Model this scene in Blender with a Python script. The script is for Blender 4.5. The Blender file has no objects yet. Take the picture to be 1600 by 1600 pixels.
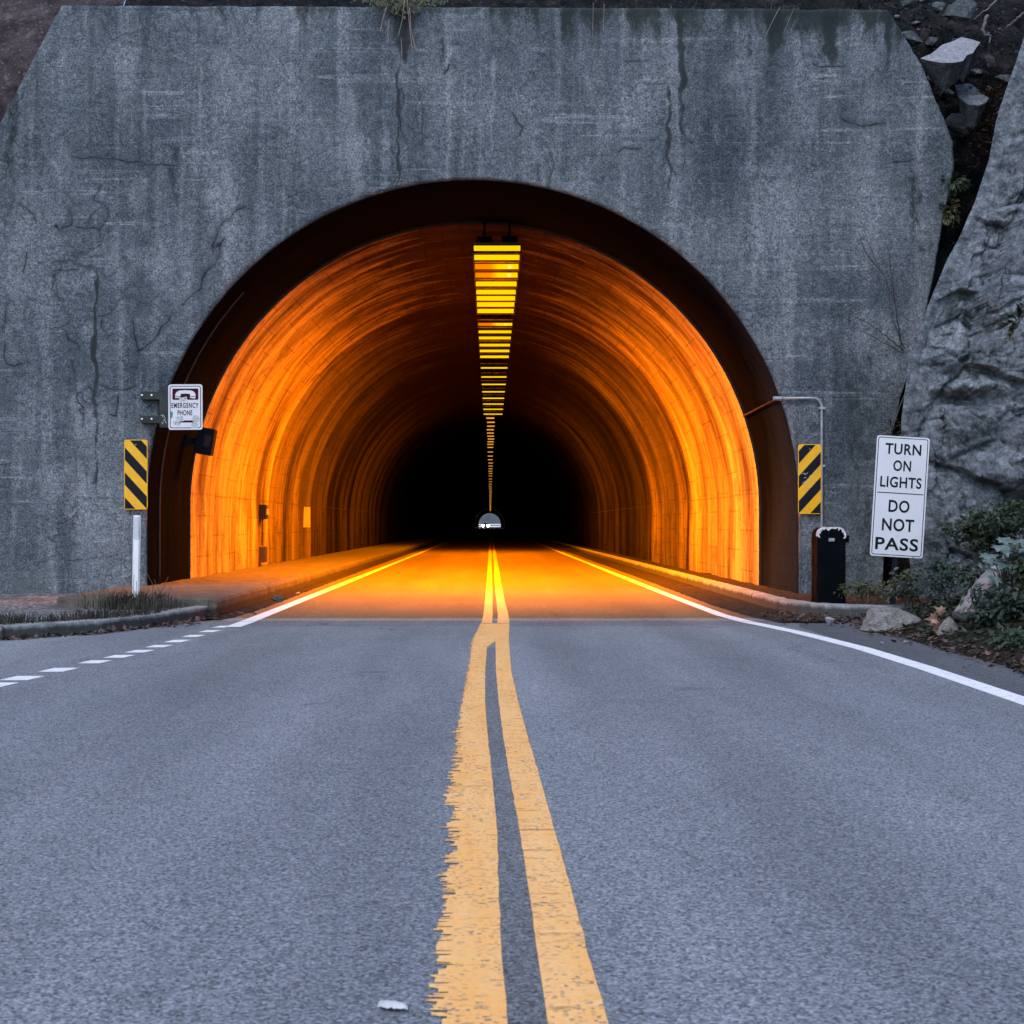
import bpy, math, random
from mathutils import Vector, Matrix, noise
import numpy as np

S = bpy.context.scene
COL = S.collection
R = math.radians

# ------------------------------------------------------------------ camera, sky, sun, exposure
F = 2400.0                       # focal length in pixels of the 1600 px photograph
VX, VY, H = 766.0, 820.0, 1.0    # vanishing point of the road and height of the camera
cam_d = bpy.data.cameras.new("camera")
cam = bpy.data.objects.new("camera", cam_d)
COL.objects.link(cam)
cam.location = (0, 0, H)
cam.rotation_euler = (R(90), 0, 0)
cam_d.sensor_width = 36
cam_d.lens = F / 1600 * 36
cam_d.shift_x = (800 - VX) / 1600
cam_d.shift_y = (VY - 800) / 1600
cam_d.clip_start = 0.05
cam_d.clip_end = 6000
cam_d.dof.use_dof = True
cam_d.dof.focus_distance = 19.0
cam_d.dof.aperture_fstop = 11.0
S.camera = cam

SUN_EL, SUN_ROT = 52, 205
world = bpy.data.worlds.new("World")
S.world = world
world.use_nodes = True
wt = world.node_tree
wt.nodes.clear()
sky = wt.nodes.new("ShaderNodeTexSky")
sky.sky_type = 'NISHITA'
sky.sun_disc = False
sky.sun_elevation = R(SUN_EL)
sky.sun_rotation = R(SUN_ROT)
sky.air_density = 1.0
sky.dust_density = 1.0
sky.ozone_density = 1.0
bg = wt.nodes.new("ShaderNodeBackground")
bg.inputs[1].default_value = 0.15
wo = wt.nodes.new("ShaderNodeOutputWorld")
wt.links.new(sky.outputs[0], bg.inputs[0])
wt.links.new(bg.outputs[0], wo.inputs[0])

sun_d = bpy.data.lights.new("sun", 'SUN')
sun_d.energy = 0.6
sun_d.angle = R(20)
sun_d.color = (1.0, 0.95, 0.9)
sun = bpy.data.objects.new("sun", sun_d)
COL.objects.link(sun)
_a = R(SUN_ROT)
_to_sun = Vector((math.sin(_a) * math.cos(R(SUN_EL)), math.cos(_a) * math.cos(R(SUN_EL)), math.sin(R(SUN_EL))))
sun.rotation_euler = _to_sun.to_track_quat('Z', 'Y').to_euler()

S.view_settings.view_transform = 'Standard'
S.view_settings.look = 'None'
S.view_settings.exposure = 1.0
S.view_settings.gamma = 1.0
S.render.engine = 'CYCLES'
S.cycles.max_bounces = 6
S.cycles.diffuse_bounces = 3
S.cycles.glossy_bounces = 3
S.cycles.sample_clamp_indirect = 4
S.cycles.use_denoising = True

# ------------------------------------------------------------------ helpers
def P(px, py, Y):
    """photo pixel at distance Y -> point in the world"""
    return Vector(((px - VX) * Y / F, Y, H - (py - VY) * Y / F))

def GP(px, py, z=0.0):
    """photo pixel on the level z -> point in the world"""
    return P(px, py, (H - z) * F / (py - VY))

def lerp(a, b, t):
    return a + (b - a) * t

def interp(pts, t):
    if t <= pts[0][0]:
        p, q = pts[0], pts[1]
    elif t >= pts[-1][0]:
        p, q = pts[-2], pts[-1]
    else:
        for p, q in zip(pts, pts[1:]):
            if p[0] <= t <= q[0]:
                break
    k = (t - p[0]) / (q[0] - p[0])
    return [lerp(p[i], q[i], k) for i in range(1, len(p))]

def fbm(x, y, z, octaves=4, h=1.0, lac=2.1):
    return noise.fractal(Vector((x, y, z)), h, lac, octaves)

def tag(o, label=None, cat=None, group=None, kind=None):
    if label: o['label'] = label
    if cat: o['category'] = cat
    if group: o['group'] = group
    if kind: o['kind'] = kind
    return o

def empty(name, loc, label=None, cat=None, group=None):
    o = bpy.data.objects.new(name, None)
    o.location = loc
    o.empty_display_size = 0.1
    COL.objects.link(o)
    return tag(o, label, cat, group)

def root_loc(o):
    v = Vector((0, 0, 0))
    while o is not None:
        v += o.location
        o = o.parent
    return v

class MB:
    """collects faces in world space, builds them as one mesh object"""
    def __init__(s):
        s.v, s.f, s.uv = [], [], {}
    def add(s, vs, fs):
        b = len(s.v)
        s.v.extend(tuple(v) for v in vs)
        s.f.extend(tuple(i + b for i in f) for f in fs)
        return s
    def box(s, x0, x1, y0, y1, z0, z1):
        return s.add([(x0,y0,z0),(x1,y0,z0),(x1,y1,z0),(x0,y1,z0),(x0,y0,z1),(x1,y0,z1),(x1,y1,z1),(x0,y1,z1)],
                     [(3,2,1,0),(4,5,6,7),(0,1,5,4),(1,2,6,5),(2,3,7,6),(3,0,4,7)])
    def plate(s, fr, poly, n0, n1):
        """polygon given in (u, v) of the frame, thick from n0 to n1 along the frame normal"""
        o, u, v, n = fr
        k = len(poly)
        vs = [o + u*p[0] + v*p[1] + n*n0 for p in poly] + [o + u*p[0] + v*p[1] + n*n1 for p in poly]
        fs = [tuple(range(k-1, -1, -1)), tuple(range(k, 2*k))]
        fs += [(i, (i+1) % k, k + (i+1) % k, k + i) for i in range(k)]
        return s.add(vs, fs)
    def ring_plate(s, fr, outer, inner, n0, n1):
        o, u, v, n = fr
        k = len(outer)
        vs = []
        for nn in (n0, n1):
            for pl in (outer, inner):
                vs += [o + u*p[0] + v*p[1] + n*nn for p in pl]
        fs = []
        for i in range(k):
            j = (i+1) % k
            fs += [(2*k+i, 2*k+j, 3*k+j, 3*k+i), (j, i, k+i, k+j), (i, j, 2*k+j, 2*k+i), (k+j, k+i, 3*k+i, 3*k+j)]
        return s.add(vs, fs)
    def tube(s, pts, r, n=8, caps=True):
        pts = [Vector(p) for p in pts]
        rs = r if isinstance(r, (list, tuple)) else [r] * len(pts)
        vs, fs = [], []
        prev = None
        for i, p in enumerate(pts):
            d = (pts[min(i+1, len(pts)-1)] - pts[max(i-1, 0)]).normalized()
            if prev is None:
                a = d.orthogonal().normalized()
            else:
                a = (prev - d * prev.dot(d))
                a = a.normalized() if a.length > 1e-6 else d.orthogonal().normalized()
            prev = a
            b = d.cross(a)
            for k in range(n):
                t = 2*math.pi*k/n
                vs.append(p + (a*math.cos(t) + b*math.sin(t)) * rs[i])
        for i in range(len(pts)-1):
            for k in range(n):
                fs.append((i*n+k, i*n+(k+1) % n, (i+1)*n+(k+1) % n, (i+1)*n+k))
        if caps:
            fs.append(tuple(range(n-1, -1, -1)))
            fs.append(tuple((len(pts)-1)*n+k for k in range(n)))
        return s.add(vs, fs)
    def build(s, name, mat, parent=None, origin=None, smooth=False, bevel=0, seg=2):
        off = root_loc(parent) if parent is not None else Vector(origin or (0, 0, 0))
        me = bpy.data.meshes.new(name)
        vv = np.array(s.v, dtype=np.float64) - np.array(off)
        me.from_pydata(vv.tolist(), [], s.f)
        me.materials.append(mat)
        if smooth:
            me.polygons.foreach_set('use_smooth', [True]*len(me.polygons))
        me.update()
        o = bpy.data.objects.new(name, me)
        COL.objects.link(o)
        if parent is not None:
            o.parent = parent
        else:
            o.location = off
        if bevel:
            m = o.modifiers.new('bevel', 'BEVEL')
            m.width, m.segments, m.limit_method, m.angle_limit = bevel, seg, 'ANGLE', R(40)
        return o

def rrect(w, h, r, k=5):
    out = []
    for cx, cy, a0 in ((w/2-r, h/2-r, 0), (-w/2+r, h/2-r, 90), (-w/2+r, -h/2+r, 180), (w/2-r, -h/2+r, 270)):
        for i in range(k+1):
            a = R(a0 + 90*i/k)
            out.append((cx + r*math.cos(a), cy + r*math.sin(a)))
    return out

def frame(o, roll=0.0, yaw=0.0):
    """a board facing the camera side (-Y): origin, right, up, normal"""
    m = Matrix.Rotation(yaw, 3, 'Z') @ Matrix.Rotation(roll, 3, 'Y')
    return Vector(o), m @ Vector((1,0,0)), m @ Vector((0,0,1)), m @ Vector((0,-1,0))

def text_plate(mb, fr, s, cu, cv, w, h, n1, bold=0.0):
    """lettering scaled to a box w x h centred at (cu, cv)"""
    c = bpy.data.curves.new("t", 'FONT')
    c.body = s
    c.offset = bold
    c.space_character = 1.22 if len(s) > 7 else 1.08
    c.resolution_u = 4
    o = bpy.data.objects.new("t", c)
    COL.objects.link(o)
    bpy.context.view_layer.update()
    me = bpy.data.meshes.new_from_object(o.evaluated_get(bpy.context.evaluated_depsgraph_get()))
    xs = [v.co.x for v in me.vertices]; ys = [v.co.y for v in me.vertices]
    x0, x1, y0, y1 = min(xs), max(xs), min(ys), max(ys)
    oo, u, v, n = fr
    vs = [oo + u*(cu + ((p.co.x-x0)/(x1-x0)-.5)*w) + v*(cv + ((p.co.y-y0)/(y1-y0)-.5)*h) + n*n1 for p in me.vertices]
    mb.add(vs, [tuple(p.vertices) for p in me.polygons])
    bpy.data.objects.remove(o); bpy.data.curves.remove(c); bpy.data.meshes.remove(me)

def clip_v(poly, lo, hi):
    def half(pl, f):
        out = []
        for a, b in zip(pl, pl[1:] + pl[:1]):
            fa, fb = f(a), f(b)
            if fa >= 0: out.append(a)
            if (fa >= 0) != (fb >= 0):
                t = fa / (fa - fb)
                out.append((lerp(a[0], b[0], t), lerp(a[1], b[1], t)))
        return out
    poly = half(poly, lambda p: p[1] - lo)
    return half(poly, lambda p: hi - p[1]) if poly else poly

# ------------------------------------------------------------------ node materials
class G:
    def __init__(s, name):
        s.m = bpy.data.materials.new(name)
        s.m.use_nodes = True
        s.t = s.m.node_tree
        s.t.nodes.clear()
        s.out = s.t.nodes.new("ShaderNodeOutputMaterial")
        s._c = None
    def put(s, sock, v):
        if isinstance(v, bpy.types.NodeSocket):
            s.t.links.new(v, sock)
        elif v is not None:
            if hasattr(sock.default_value, '__len__') and not hasattr(v, '__len__'):
                v = (v,)*len(sock.default_value)
            elif hasattr(sock.default_value, '__len__') and len(sock.default_value) == 4 and len(v) == 3:
                v = (*v, 1)
            sock.default_value = v
    def obj(s):
        if s._c is None:
            s._c = s.t.nodes.new("ShaderNodeTexCoord")
        return s._c.outputs['Object']
    def uv(s):
        s.obj()
        return s._c.outputs['UV']
    def attr(s, name):
        n = s.t.nodes.new("ShaderNodeAttribute")
        n.attribute_name = name
        return n.outputs['Fac']
    def mapv(s, vec, scale=(1,1,1), loc=(0,0,0), rot=(0,0,0)):
        n = s.t.nodes.new("ShaderNodeMapping")
        s.put(n.inputs[0], vec)
        n.inputs[1].default_value, n.inputs[2].default_value, n.inputs[3].default_value = loc, rot, scale
        return n.outputs[0]
    def noise(s, vec, scale, detail=4, rough=.55, dist=0, color=False):
        n = s.t.nodes.new("ShaderNodeTexNoise")
        s.put(n.inputs['Vector'], vec)
        n.inputs['Scale'].default_value, n.inputs['Detail'].default_value = scale, detail
        n.inputs['Roughness'].default_value, n.inputs['Distortion'].default_value = rough, dist
        return n.outputs['Color' if color else 'Fac']
    def vor(s, vec, scale, feature='F1', out='Distance', rnd=1):
        n = s.t.nodes.new("ShaderNodeTexVoronoi")
        n.feature = feature
        s.put(n.inputs['Vector'], vec)
        n.inputs['Scale'].default_value = scale
        n.inputs['Randomness'].default_value = rnd
        return n.outputs[out]
    def ramp(s, f, stops, mode='LINEAR'):
        n = s.t.nodes.new("ShaderNodeValToRGB")
        n.color_ramp.interpolation = mode
        e = n.color_ramp.elements
        while len(e) < len(stops): e.new(.5)
        for k, (p, c) in enumerate(stops):
            e[k].position = p
            c = (c,)*3 if not hasattr(c, '__len__') else c
            e[k].color = (*c[:3], 1)
        s.put(n.inputs[0], f)
        return n.outputs[0]
    def mix(s, f, a, b, blend='MIX'):
        n = s.t.nodes.new("ShaderNodeMix")
        n.data_type, n.blend_type = 'RGBA', blend
        s.put(n.inputs[0], f); s.put(n.inputs[6], a); s.put(n.inputs[7], b)
        return n.outputs[2]
    def math(s, op, a, b=None, c=None):
        n = s.t.nodes.new("ShaderNodeMath")
        n.operation = op
        s.put(n.inputs[0], a); s.put(n.inputs[1], b); s.put(n.inputs[2], c)
        return n.outputs[0]
    def vmath(s, op, a, b=None):
        n = s.t.nodes.new("ShaderNodeVectorMath")
        n.operation = op
        s.put(n.inputs[0], a); s.put(n.inputs[1], b)
        return n.outputs[0]
    def sep(s, vec):
        n = s.t.nodes.new("ShaderNodeSeparateXYZ")
        s.put(n.inputs[0], vec)
        return n.outputs
    def warp(s, vec, scale, amount):
        w = s.noise(vec, scale, 3, color=True)
        w = s.vmath('SUBTRACT', w, (.5, .5, .5))
        w = s.vmath('MULTIPLY', w, (amount,)*3)
        return s.vmath('ADD', vec, w)
    def bump(s, h, strength=.5, dist=.02, normal=None):
        n = s.t.nodes.new("ShaderNodeBump")
        n.inputs['Strength'].default_value, n.inputs['Distance'].default_value = strength, dist
        s.put(n.inputs['Height'], h)
        if normal is not None: s.put(n.inputs['Normal'], normal)
        return n.outputs[0]
    def matte(s, color, normal=None):
        n = s.t.nodes.new("ShaderNodeBsdfDiffuse")
        s.put(n.inputs[0], color)
        if normal is not None: s.put(n.inputs['Normal'], normal)
        s.t.links.new(n.outputs[0], s.out.inputs[0])
        return s.m
    def bsdf(s, color, rough=.8, normal=None, metal=0, spec=.4, em=None, em_s=0):
        n = s.t.nodes.new("ShaderNodeBsdfPrincipled")
        s.put(n.inputs['Base Color'], color); s.put(n.inputs['Roughness'], rough)
        s.put(n.inputs['Metallic'], metal); s.put(n.inputs['Specular IOR Level'], spec)
        if normal is not None: s.put(n.inputs['Normal'], normal)
        if em is not None:
            s.put(n.inputs['Emission Color'], em); s.put(n.inputs['Emission Strength'], em_s)
        s.t.links.new(n.outputs[0], s.out.inputs[0])
        return s.m

def simple(name, c, rough=.6, metal=0, var=.25, scale=8, bump=.15, spec=.4):
    g = G(name)
    n = g.noise(g.obj(), scale, 5, .6)
    lo, hi = [x*(1-var) for x in c], [min(1, x*(1+var)) for x in c]
    col = g.ramp(n, [(.3, lo), (.7, hi)])
    return g.bsdf(col, g.ramp(n, [(.3, min(1, rough+.1)), (.7, max(0, rough-.1))]), g.bump(g.noise(g.obj(), scale*6, 3), bump, .004), metal, spec)

# concrete headwall: mottled, board marks, drip streaks, pits, moss under the coping, cracks
def m_wall():
    g = G("headwall_concrete")
    o = g.obj()
    x, y, z = g.sep(o)[0:3]
    big = g.noise(g.warp(o, .8, .5), .55, 5, .6)
    col = g.ramp(big, [(.32, (.040,.054,.068)), (.5, (.090,.107,.125)), (.68, (.160,.178,.20))])
    # vertical streaks, pale and dark
    st = g.noise(g.mapv(g.warp(o, 1.5, .12), (3.2, 1, .16)), 1, 5, .62)
    col = g.mix(g.ramp(st, [(.52, 0), (.70, .75)]), col, (.20,.215,.24))
    st2 = g.noise(g.mapv(g.warp(o, 1.5, .1), (2.0, 1, .12), (7,0,3)), 1, 5, .65)
    col = g.mix(g.ramp(st2, [(.52, 0), (.68, .8)]), col, (.030,.041,.050))
    # pale lime patches
    pt = g.noise(g.warp(o, 2.2, .5), 1.05, 6, .7)
    col = g.mix(g.ramp(pt, [(.54, 0), (.68, .55)]), col, (.20,.215,.24))
    # board marks: thin horizontal lines
    bd = g.noise(g.mapv(o, (.35, 1, 9.5), (3,0,0)), 1, 2, .5)
    ln = g.ramp(bd, [(.60, 0), (.645, 1), (.69, 0)])
    ln = g.math('MULTIPLY', ln, g.ramp(g.noise(o, .9, 3), [(.45, 0), (.62, .6)]))
    col = g.mix(ln, col, (.25,.27,.30))
    ln2 = g.ramp(g.noise(g.mapv(o, (.3, 1, 7.5), (9,0,5)), 1, 2, .5), [(.61, 0), (.64, .55), (.67, 0)])
    col = g.mix(ln2, col, (.07,.08,.1))
    # grain and pits
    gr = g.noise(o, 48, 3, .8)
    col = g.mix(.8, col, g.ramp(gr, [(.34, .06), (.5, .52), (.66, 1)]), 'OVERLAY')
    gr2 = g.noise(o, 13, 5, .8)
    col = g.mix(.6, col, g.ramp(gr2, [(.34, .15), (.5, .5), (.66, .9)]), 'OVERLAY')
    pits = g.vor(g.warp(o, 20, .05), 17)
    pm = g.math('MULTIPLY', g.ramp(pits, [(.08, 1), (.2, 0)]), g.ramp(g.noise(o, 1.3, 3), [(.42, 0), (.6, .8)]))
    col = g.mix(pm, col, (.05,.06,.075))
    sp = g.vor(g.warp(o, 9, .1), 19)
    col = g.mix(g.ramp(sp, [(.06, .85), (.15, 0)]), col, (.26,.28,.30))
    # hairline crazing, strongest low on the left
    ce = g.vor(g.warp(g.warp(o, 1.5, .45), 7, .12), 1.5, 'DISTANCE_TO_EDGE')
    cl = g.ramp(ce, [(.0, 1), (.011, .7), (.03, 0)])
    area = g.math('MULTIPLY', g.ramp(g.noise(o, .7, 3), [(.46, 0), (.62, 1)]),
                  g.ramp(g.math('MULTIPLY_ADD', x, -.09, .3), [(.25, .15), (.75, 1)]))
    cl = g.math('MULTIPLY', cl, area)
    col = g.mix(g.math('MULTIPLY', cl, .8), col, (.05,.06,.07))
    # moss and black algae running down from the coping, more to the right
    ms = g.noise(g.mapv(g.warp(o, 3, .25), (1.7, 1, .38)), 1, 6, .72)
    hz = g.math('MULTIPLY_ADD', z, .62, -4.42)
    hz = g.math('ADD', hz, g.math('MULTIPLY', x, .028))
    mk = g.ramp(g.math('ADD', ms, g.math('MULTIPLY', hz, .62)), [(.66, 0), (.78, .92)])
    col = g.mix(mk, col, (.018,.024,.024))
    # damp foot of the wall
    fb = g.ramp(g.math('ADD', g.noise(o, 1.6, 5, .7), g.math('MULTIPLY', z, -.5)), [(.3, 0), (.6, .45)])
    col = g.mix(fb, col, (.10,.105,.10))
    st3 = g.attr("stain")
    stn = g.noise(g.mapv(g.warp(o, 6, .12), (5, 1, 2.2)), 1, 8, .8)
    dkm = g.ramp(g.math('ADD', g.math('MAXIMUM', st3, 0), g.math('MULTIPLY_ADD', stn, 1.7, -.85)), [(.30, 0), (.52, .85), (.9, .95)])
    dkm = g.math('MULTIPLY', dkm, g.ramp(st3, [(.02, 0), (.45, 1)]))
    col = g.mix(dkm, col, (.016,.022,.025))
    plm = g.ramp(g.math('ADD', g.math('MAXIMUM', g.math('MULTIPLY', st3, -1), 0), g.math('MULTIPLY_ADD', stn, 1.7, -.85)), [(.25, 0), (.60, .55), (1, .75)])
    plm = g.math('MULTIPLY', plm, g.ramp(g.math('MULTIPLY', st3, -1), [(.02, 0), (.25, 1)]))
    col = g.mix(plm, col, g.mix(.9, (.22,.236,.262), g.ramp(gr, [(.34, .1), (.5, .5), (.66, .95)]), 'OVERLAY'))
    # the big cracks: signed distance in crack widths, ragged by noise
    cd_ = g.math('ABSOLUTE', g.math('ADD', g.attr("crack"), g.math('MULTIPLY_ADD', g.noise(o, 14, 6, .75), 5.0, -2.5)))
    cm_ = g.attr("crackmask")
    ck = g.math('MULTIPLY', g.ramp(g.math('MULTIPLY', cd_, .1), [(.06, 1), (.13, 0)]), cm_)
    ck = g.math('MULTIPLY', ck, g.ramp(g.noise(o, 3.7, 4, .7), [(.38, .25), (.56, 1)]))
    halo = g.math('MULTIPLY', g.ramp(g.math('MULTIPLY', cd_, .1), [(.1, .5), (.7, 0)]), cm_)
    col = g.mix(halo, col, (.045,.055,.066))
    col = g.mix(ck, col, (.012,.017,.022))
    b = g.bump(gr, .55, .012)
    b = g.bump(g.noise(o, 7, 6, .7), .6, .035, b)
    b = g.bump(g.math('ADD', g.math('MULTIPLY', cl, -1), g.math('MULTIPLY', pm, -1)), .8, .012, b)
    return g.bsdf(col, .9, b, 0, .25)

def m_lining(dark):
    g = G("unlit_ring_concrete" if dark else "lining_concrete")
    o, uv = g.obj(), g.uv()          # uv: x = metres round the arch, y = metres along the tunnel
    u, v = g.sep(uv)[0:2]
    w = g.warp(g.mapv(uv, (1, 1, 1)), .35, .5)
    fine = g.noise(g.mapv(w, (.45, 3.4, 1)), 1, 7, .74)
    mid = g.noise(g.mapv(w, (.13, .8, 1), (4, 2, 0)), 1, 5, .66)
    wide = g.noise(g.mapv(uv, (.05, .16, 1), (1, .6, 0)), 1, 3, .55)
    streak = g.noise(g.mapv(w, (.5, 9, 1), (8, 5, 0)), 1, 4, .7)
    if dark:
        col = g.ramp(fine, [(.3, (.003,.0035,.0045)), (.7, (.007,.006,.0065))])  # near-black stained blocks; the tone also stands in for missing lamp light
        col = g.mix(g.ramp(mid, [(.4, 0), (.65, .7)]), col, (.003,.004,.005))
        # bare block courses low on the right, paled to paint skylight at the mouth
        sky_tone = g.math('MULTIPLY_ADD', u, .22, -2.62)
        sky_tone = g.math('ADD', sky_tone, g.math('MULTIPLY_ADD', v, -.42, 8.75))
        sky_tone = g.math('ADD', sky_tone, g.math('MULTIPLY', g.noise(g.mapv(w, (.7, 3, 1)), 1, 5, .7), .7))
        wm = g.math('MULTIPLY', g.ramp(sky_tone, [(.35, 0), (.85, .85)]), g.ramp(u, [(0, 0), (1, 1)]))
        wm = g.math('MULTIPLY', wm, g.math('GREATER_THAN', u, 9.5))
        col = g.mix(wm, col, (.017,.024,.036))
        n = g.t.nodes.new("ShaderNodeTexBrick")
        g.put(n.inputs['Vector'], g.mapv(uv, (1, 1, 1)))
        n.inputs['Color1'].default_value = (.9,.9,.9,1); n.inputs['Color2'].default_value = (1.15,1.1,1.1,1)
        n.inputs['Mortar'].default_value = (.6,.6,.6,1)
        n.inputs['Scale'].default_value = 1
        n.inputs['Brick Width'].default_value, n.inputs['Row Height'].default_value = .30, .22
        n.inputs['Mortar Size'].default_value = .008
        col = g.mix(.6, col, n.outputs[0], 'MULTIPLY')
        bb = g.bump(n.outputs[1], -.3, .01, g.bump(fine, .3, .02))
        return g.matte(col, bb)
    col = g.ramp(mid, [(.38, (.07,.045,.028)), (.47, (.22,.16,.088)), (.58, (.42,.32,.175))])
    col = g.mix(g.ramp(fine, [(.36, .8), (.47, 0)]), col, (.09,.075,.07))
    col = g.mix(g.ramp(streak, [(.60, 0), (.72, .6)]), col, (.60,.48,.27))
    col = g.mix(g.ramp(wide, [(.38, .55), (.52, 0)]), col, (.10,.09,.085))
    # thin dark drips along the arch and pour joints
    dl = g.noise(g.mapv(w, (.22, 3.0, 1), (2, 9, 0)), 1, 2, .5)
    col = g.mix(g.ramp(dl, [(.485, 0), (.5, .75), (.515, 0)]), col, (.04,.035,.035))
    blot = g.noise(g.warp(uv, 1.2, .6), .8, 7, .75)
    col = g.mix(g.ramp(blot, [(.53, 0), (.66, .8)]), col, (.085,.075,.07))
    # lamp fall-off painted as darker bands further in, and traffic soot along the crown
    depth_shade = g.ramp(g.math('MULTIPLY_ADD', g.math('ADD', v, g.math('MULTIPLY', fine, .25)), .05, -1.1), [(0, 1), (.436, .40), (.625, .52), (.80, .20), (.98, .12)], 'CONSTANT')
    col = g.mix(1.0, col, depth_shade, 'MULTIPLY')
    cr_ = g.math('ABSOLUTE', g.math('SUBTRACT', u, 8.0))
    cr_ = g.math('ADD', g.math('MULTIPLY', cr_, .22), g.math('MULTIPLY_ADD', g.noise(g.mapv(w, (.5, 2.6, 1), (1, 7, 0)), 1, 6, .75), 2.2, -1.1))
    col = g.mix(g.ramp(cr_, [(.25, .96), (.85, 0)]), col, (.018,.011,.010))  # crown soot, its tone also painting the shade above the lamps
    # cold joint about 1.3 m above the kerb
    jz = g.sep(o)[2]
    jl = g.ramp(g.math('ABSOLUTE', g.math('SUBTRACT', jz, g.math('MULTIPLY_ADD', blot, .1, 1.42))), [(0, .5), (.02, 0)])
    col = g.mix(jl, col, (.06,.05,.05))
    n = g.t.nodes.new("ShaderNodeTexBrick")
    g.put(n.inputs['Vector'], uv)
    n.inputs['Color1'].default_value = (1,1,1,1); n.inputs['Color2'].default_value = (.86,.86,.86,1)
    n.inputs['Mortar'].default_value = (.55,.55,.55,1)
    n.inputs['Scale'].default_value = 1
    n.inputs['Brick Width'].default_value, n.inputs['Row Height'].default_value = .62, 1.22
    n.inputs['Mortar Size'].default_value = .012
    col = g.mix(.7, col, n.outputs[0], 'MULTIPLY')
    col = g.mix(.5, col, g.ramp(g.noise(o, 17, 5, .75), [(.3, .2), (.7, .8)]), 'OVERLAY')
    h = g.math('ADD', fine, g.math('MULTIPLY', g.noise(uv, 6, 5, .7), .5))
    return g.matte(col, g.bump(h, .7, .03))

def m_asphalt(name, lo, hi, rough=.82, grain=105, worn=.35):
    g = G(name)
    o = g.obj()
    big = g.noise(g.mapv(o, (1.1, .28, 1)), .55, 5, .6)
    col = g.ramp(big, [(.3, lo), (.7, hi)])
    vc = g.vor(g.warp(o, 60, .006), grain*1.35, 'F1', 'Color')
    r = g.sep(vc)[0]
    gr = g.ramp(r, [(0, .02), (.3, .36), (.7, .56), (.86, .86), (1, 1)])
    col = g.mix(.8, col, gr, 'OVERLAY')
    n2 = g.noise(o, 75, 5, .75)
    col = g.mix(.45, col, g.ramp(n2, [(.3, .2), (.7, .8)]), 'OVERLAY')
    wt_ = g.ramp(g.noise(g.mapv(g.warp(o, .6, .5), (1.5, .05, 1), (5, 0, 0)), 1, 3, .5), [(.38, .42), (.62, .58)])
    col = g.mix(.8, col, wt_, 'OVERLAY')
    dk = g.vor(g.warp(o, 2, .3), .62)
    col = g.mix(g.ramp(dk, [(.0, .55), (.05, .35), (.10, 0)]), col, tuple(x*.4 for x in lo))
    ac = g.vor(g.warp(g.warp(o, .7, 1.2), 5, .15), .33, 'DISTANCE_TO_EDGE')
    acm = g.math('MULTIPLY', g.ramp(ac, [(0, .8), (.003, .5), (.007, 0)]), g.ramp(g.noise(o, .45, 3), [(.5, 0), (.62, 1)]))
    col = g.mix(acm, col, tuple(x*.3 for x in lo))
    # polished wheel paths and faint tyre smears
    sm = g.noise(g.mapv(g.warp(o, .5, .6), (.5, 2.2, 1), (3, 0, 0), (0, 0, .25)), 1, 4, .6)
    col = g.mix(g.ramp(sm, [(.62, 0), (.76, worn)]), col, tuple(x*.5 for x in lo))
    h = g.math('ADD', g.math('MULTIPLY', r, .7), n2)
    return g.bsdf(col, g.ramp(r, [(0, rough+.1), (1, rough-.12)]), g.bump(h, .7, .006), 0, .45)

def m_paint(name, c, c2, under, wear=.55):
    g = G(name)
    o = g.obj()
    n = g.noise(g.mapv(o, (3, 9, 1)), 1, 5, .65)
    col = g.ramp(n, [(.3, c2), (.65, c)])
    if wear > .5:
        pn = g.noise(g.mapv(o, (9, .7, 1)), 1, 4, .6)
        col = g.mix(g.ramp(pn, [(.42, 0), (.62, .8)]), col, (.95,.535,.21))
        pn2 = g.noise(g.mapv(o, (2.5, 14, 1)), 1, 4, .7)
        col = g.mix(g.ramp(pn2, [(.56, 0), (.70, .6)]), col, (.95,.60,.32))
    sp = g.sep(g.vor(g.warp(o, 60, .006), 105, 'F1', 'Color'))[0]
    cr = g.noise(g.mapv(g.warp(o, 9, .05), (4, 26, 1)), 1, 3, .6)
    col = g.mix(g.ramp(cr, [(.61, 0), (.68, .8)]), col, tuple(x*.45 for x in c2))
    gaps = g.math('MULTIPLY', g.ramp(sp, [(.08, 1), (.22, 0)]), g.ramp(g.noise(o, 5, 4, .7), [(.38, .1), (.58, min(1, wear*1.5))]))
    col = g.mix(gaps, col, under)
    col = g.mix(.3, col, g.ramp(g.noise(o, 60, 3), [(.3, .35), (.7, .65)]), 'OVERLAY')
    return g.bsdf(col, .65, g.bump(g.noise(o, 90, 3), .4, .004), 0, .4)

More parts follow.
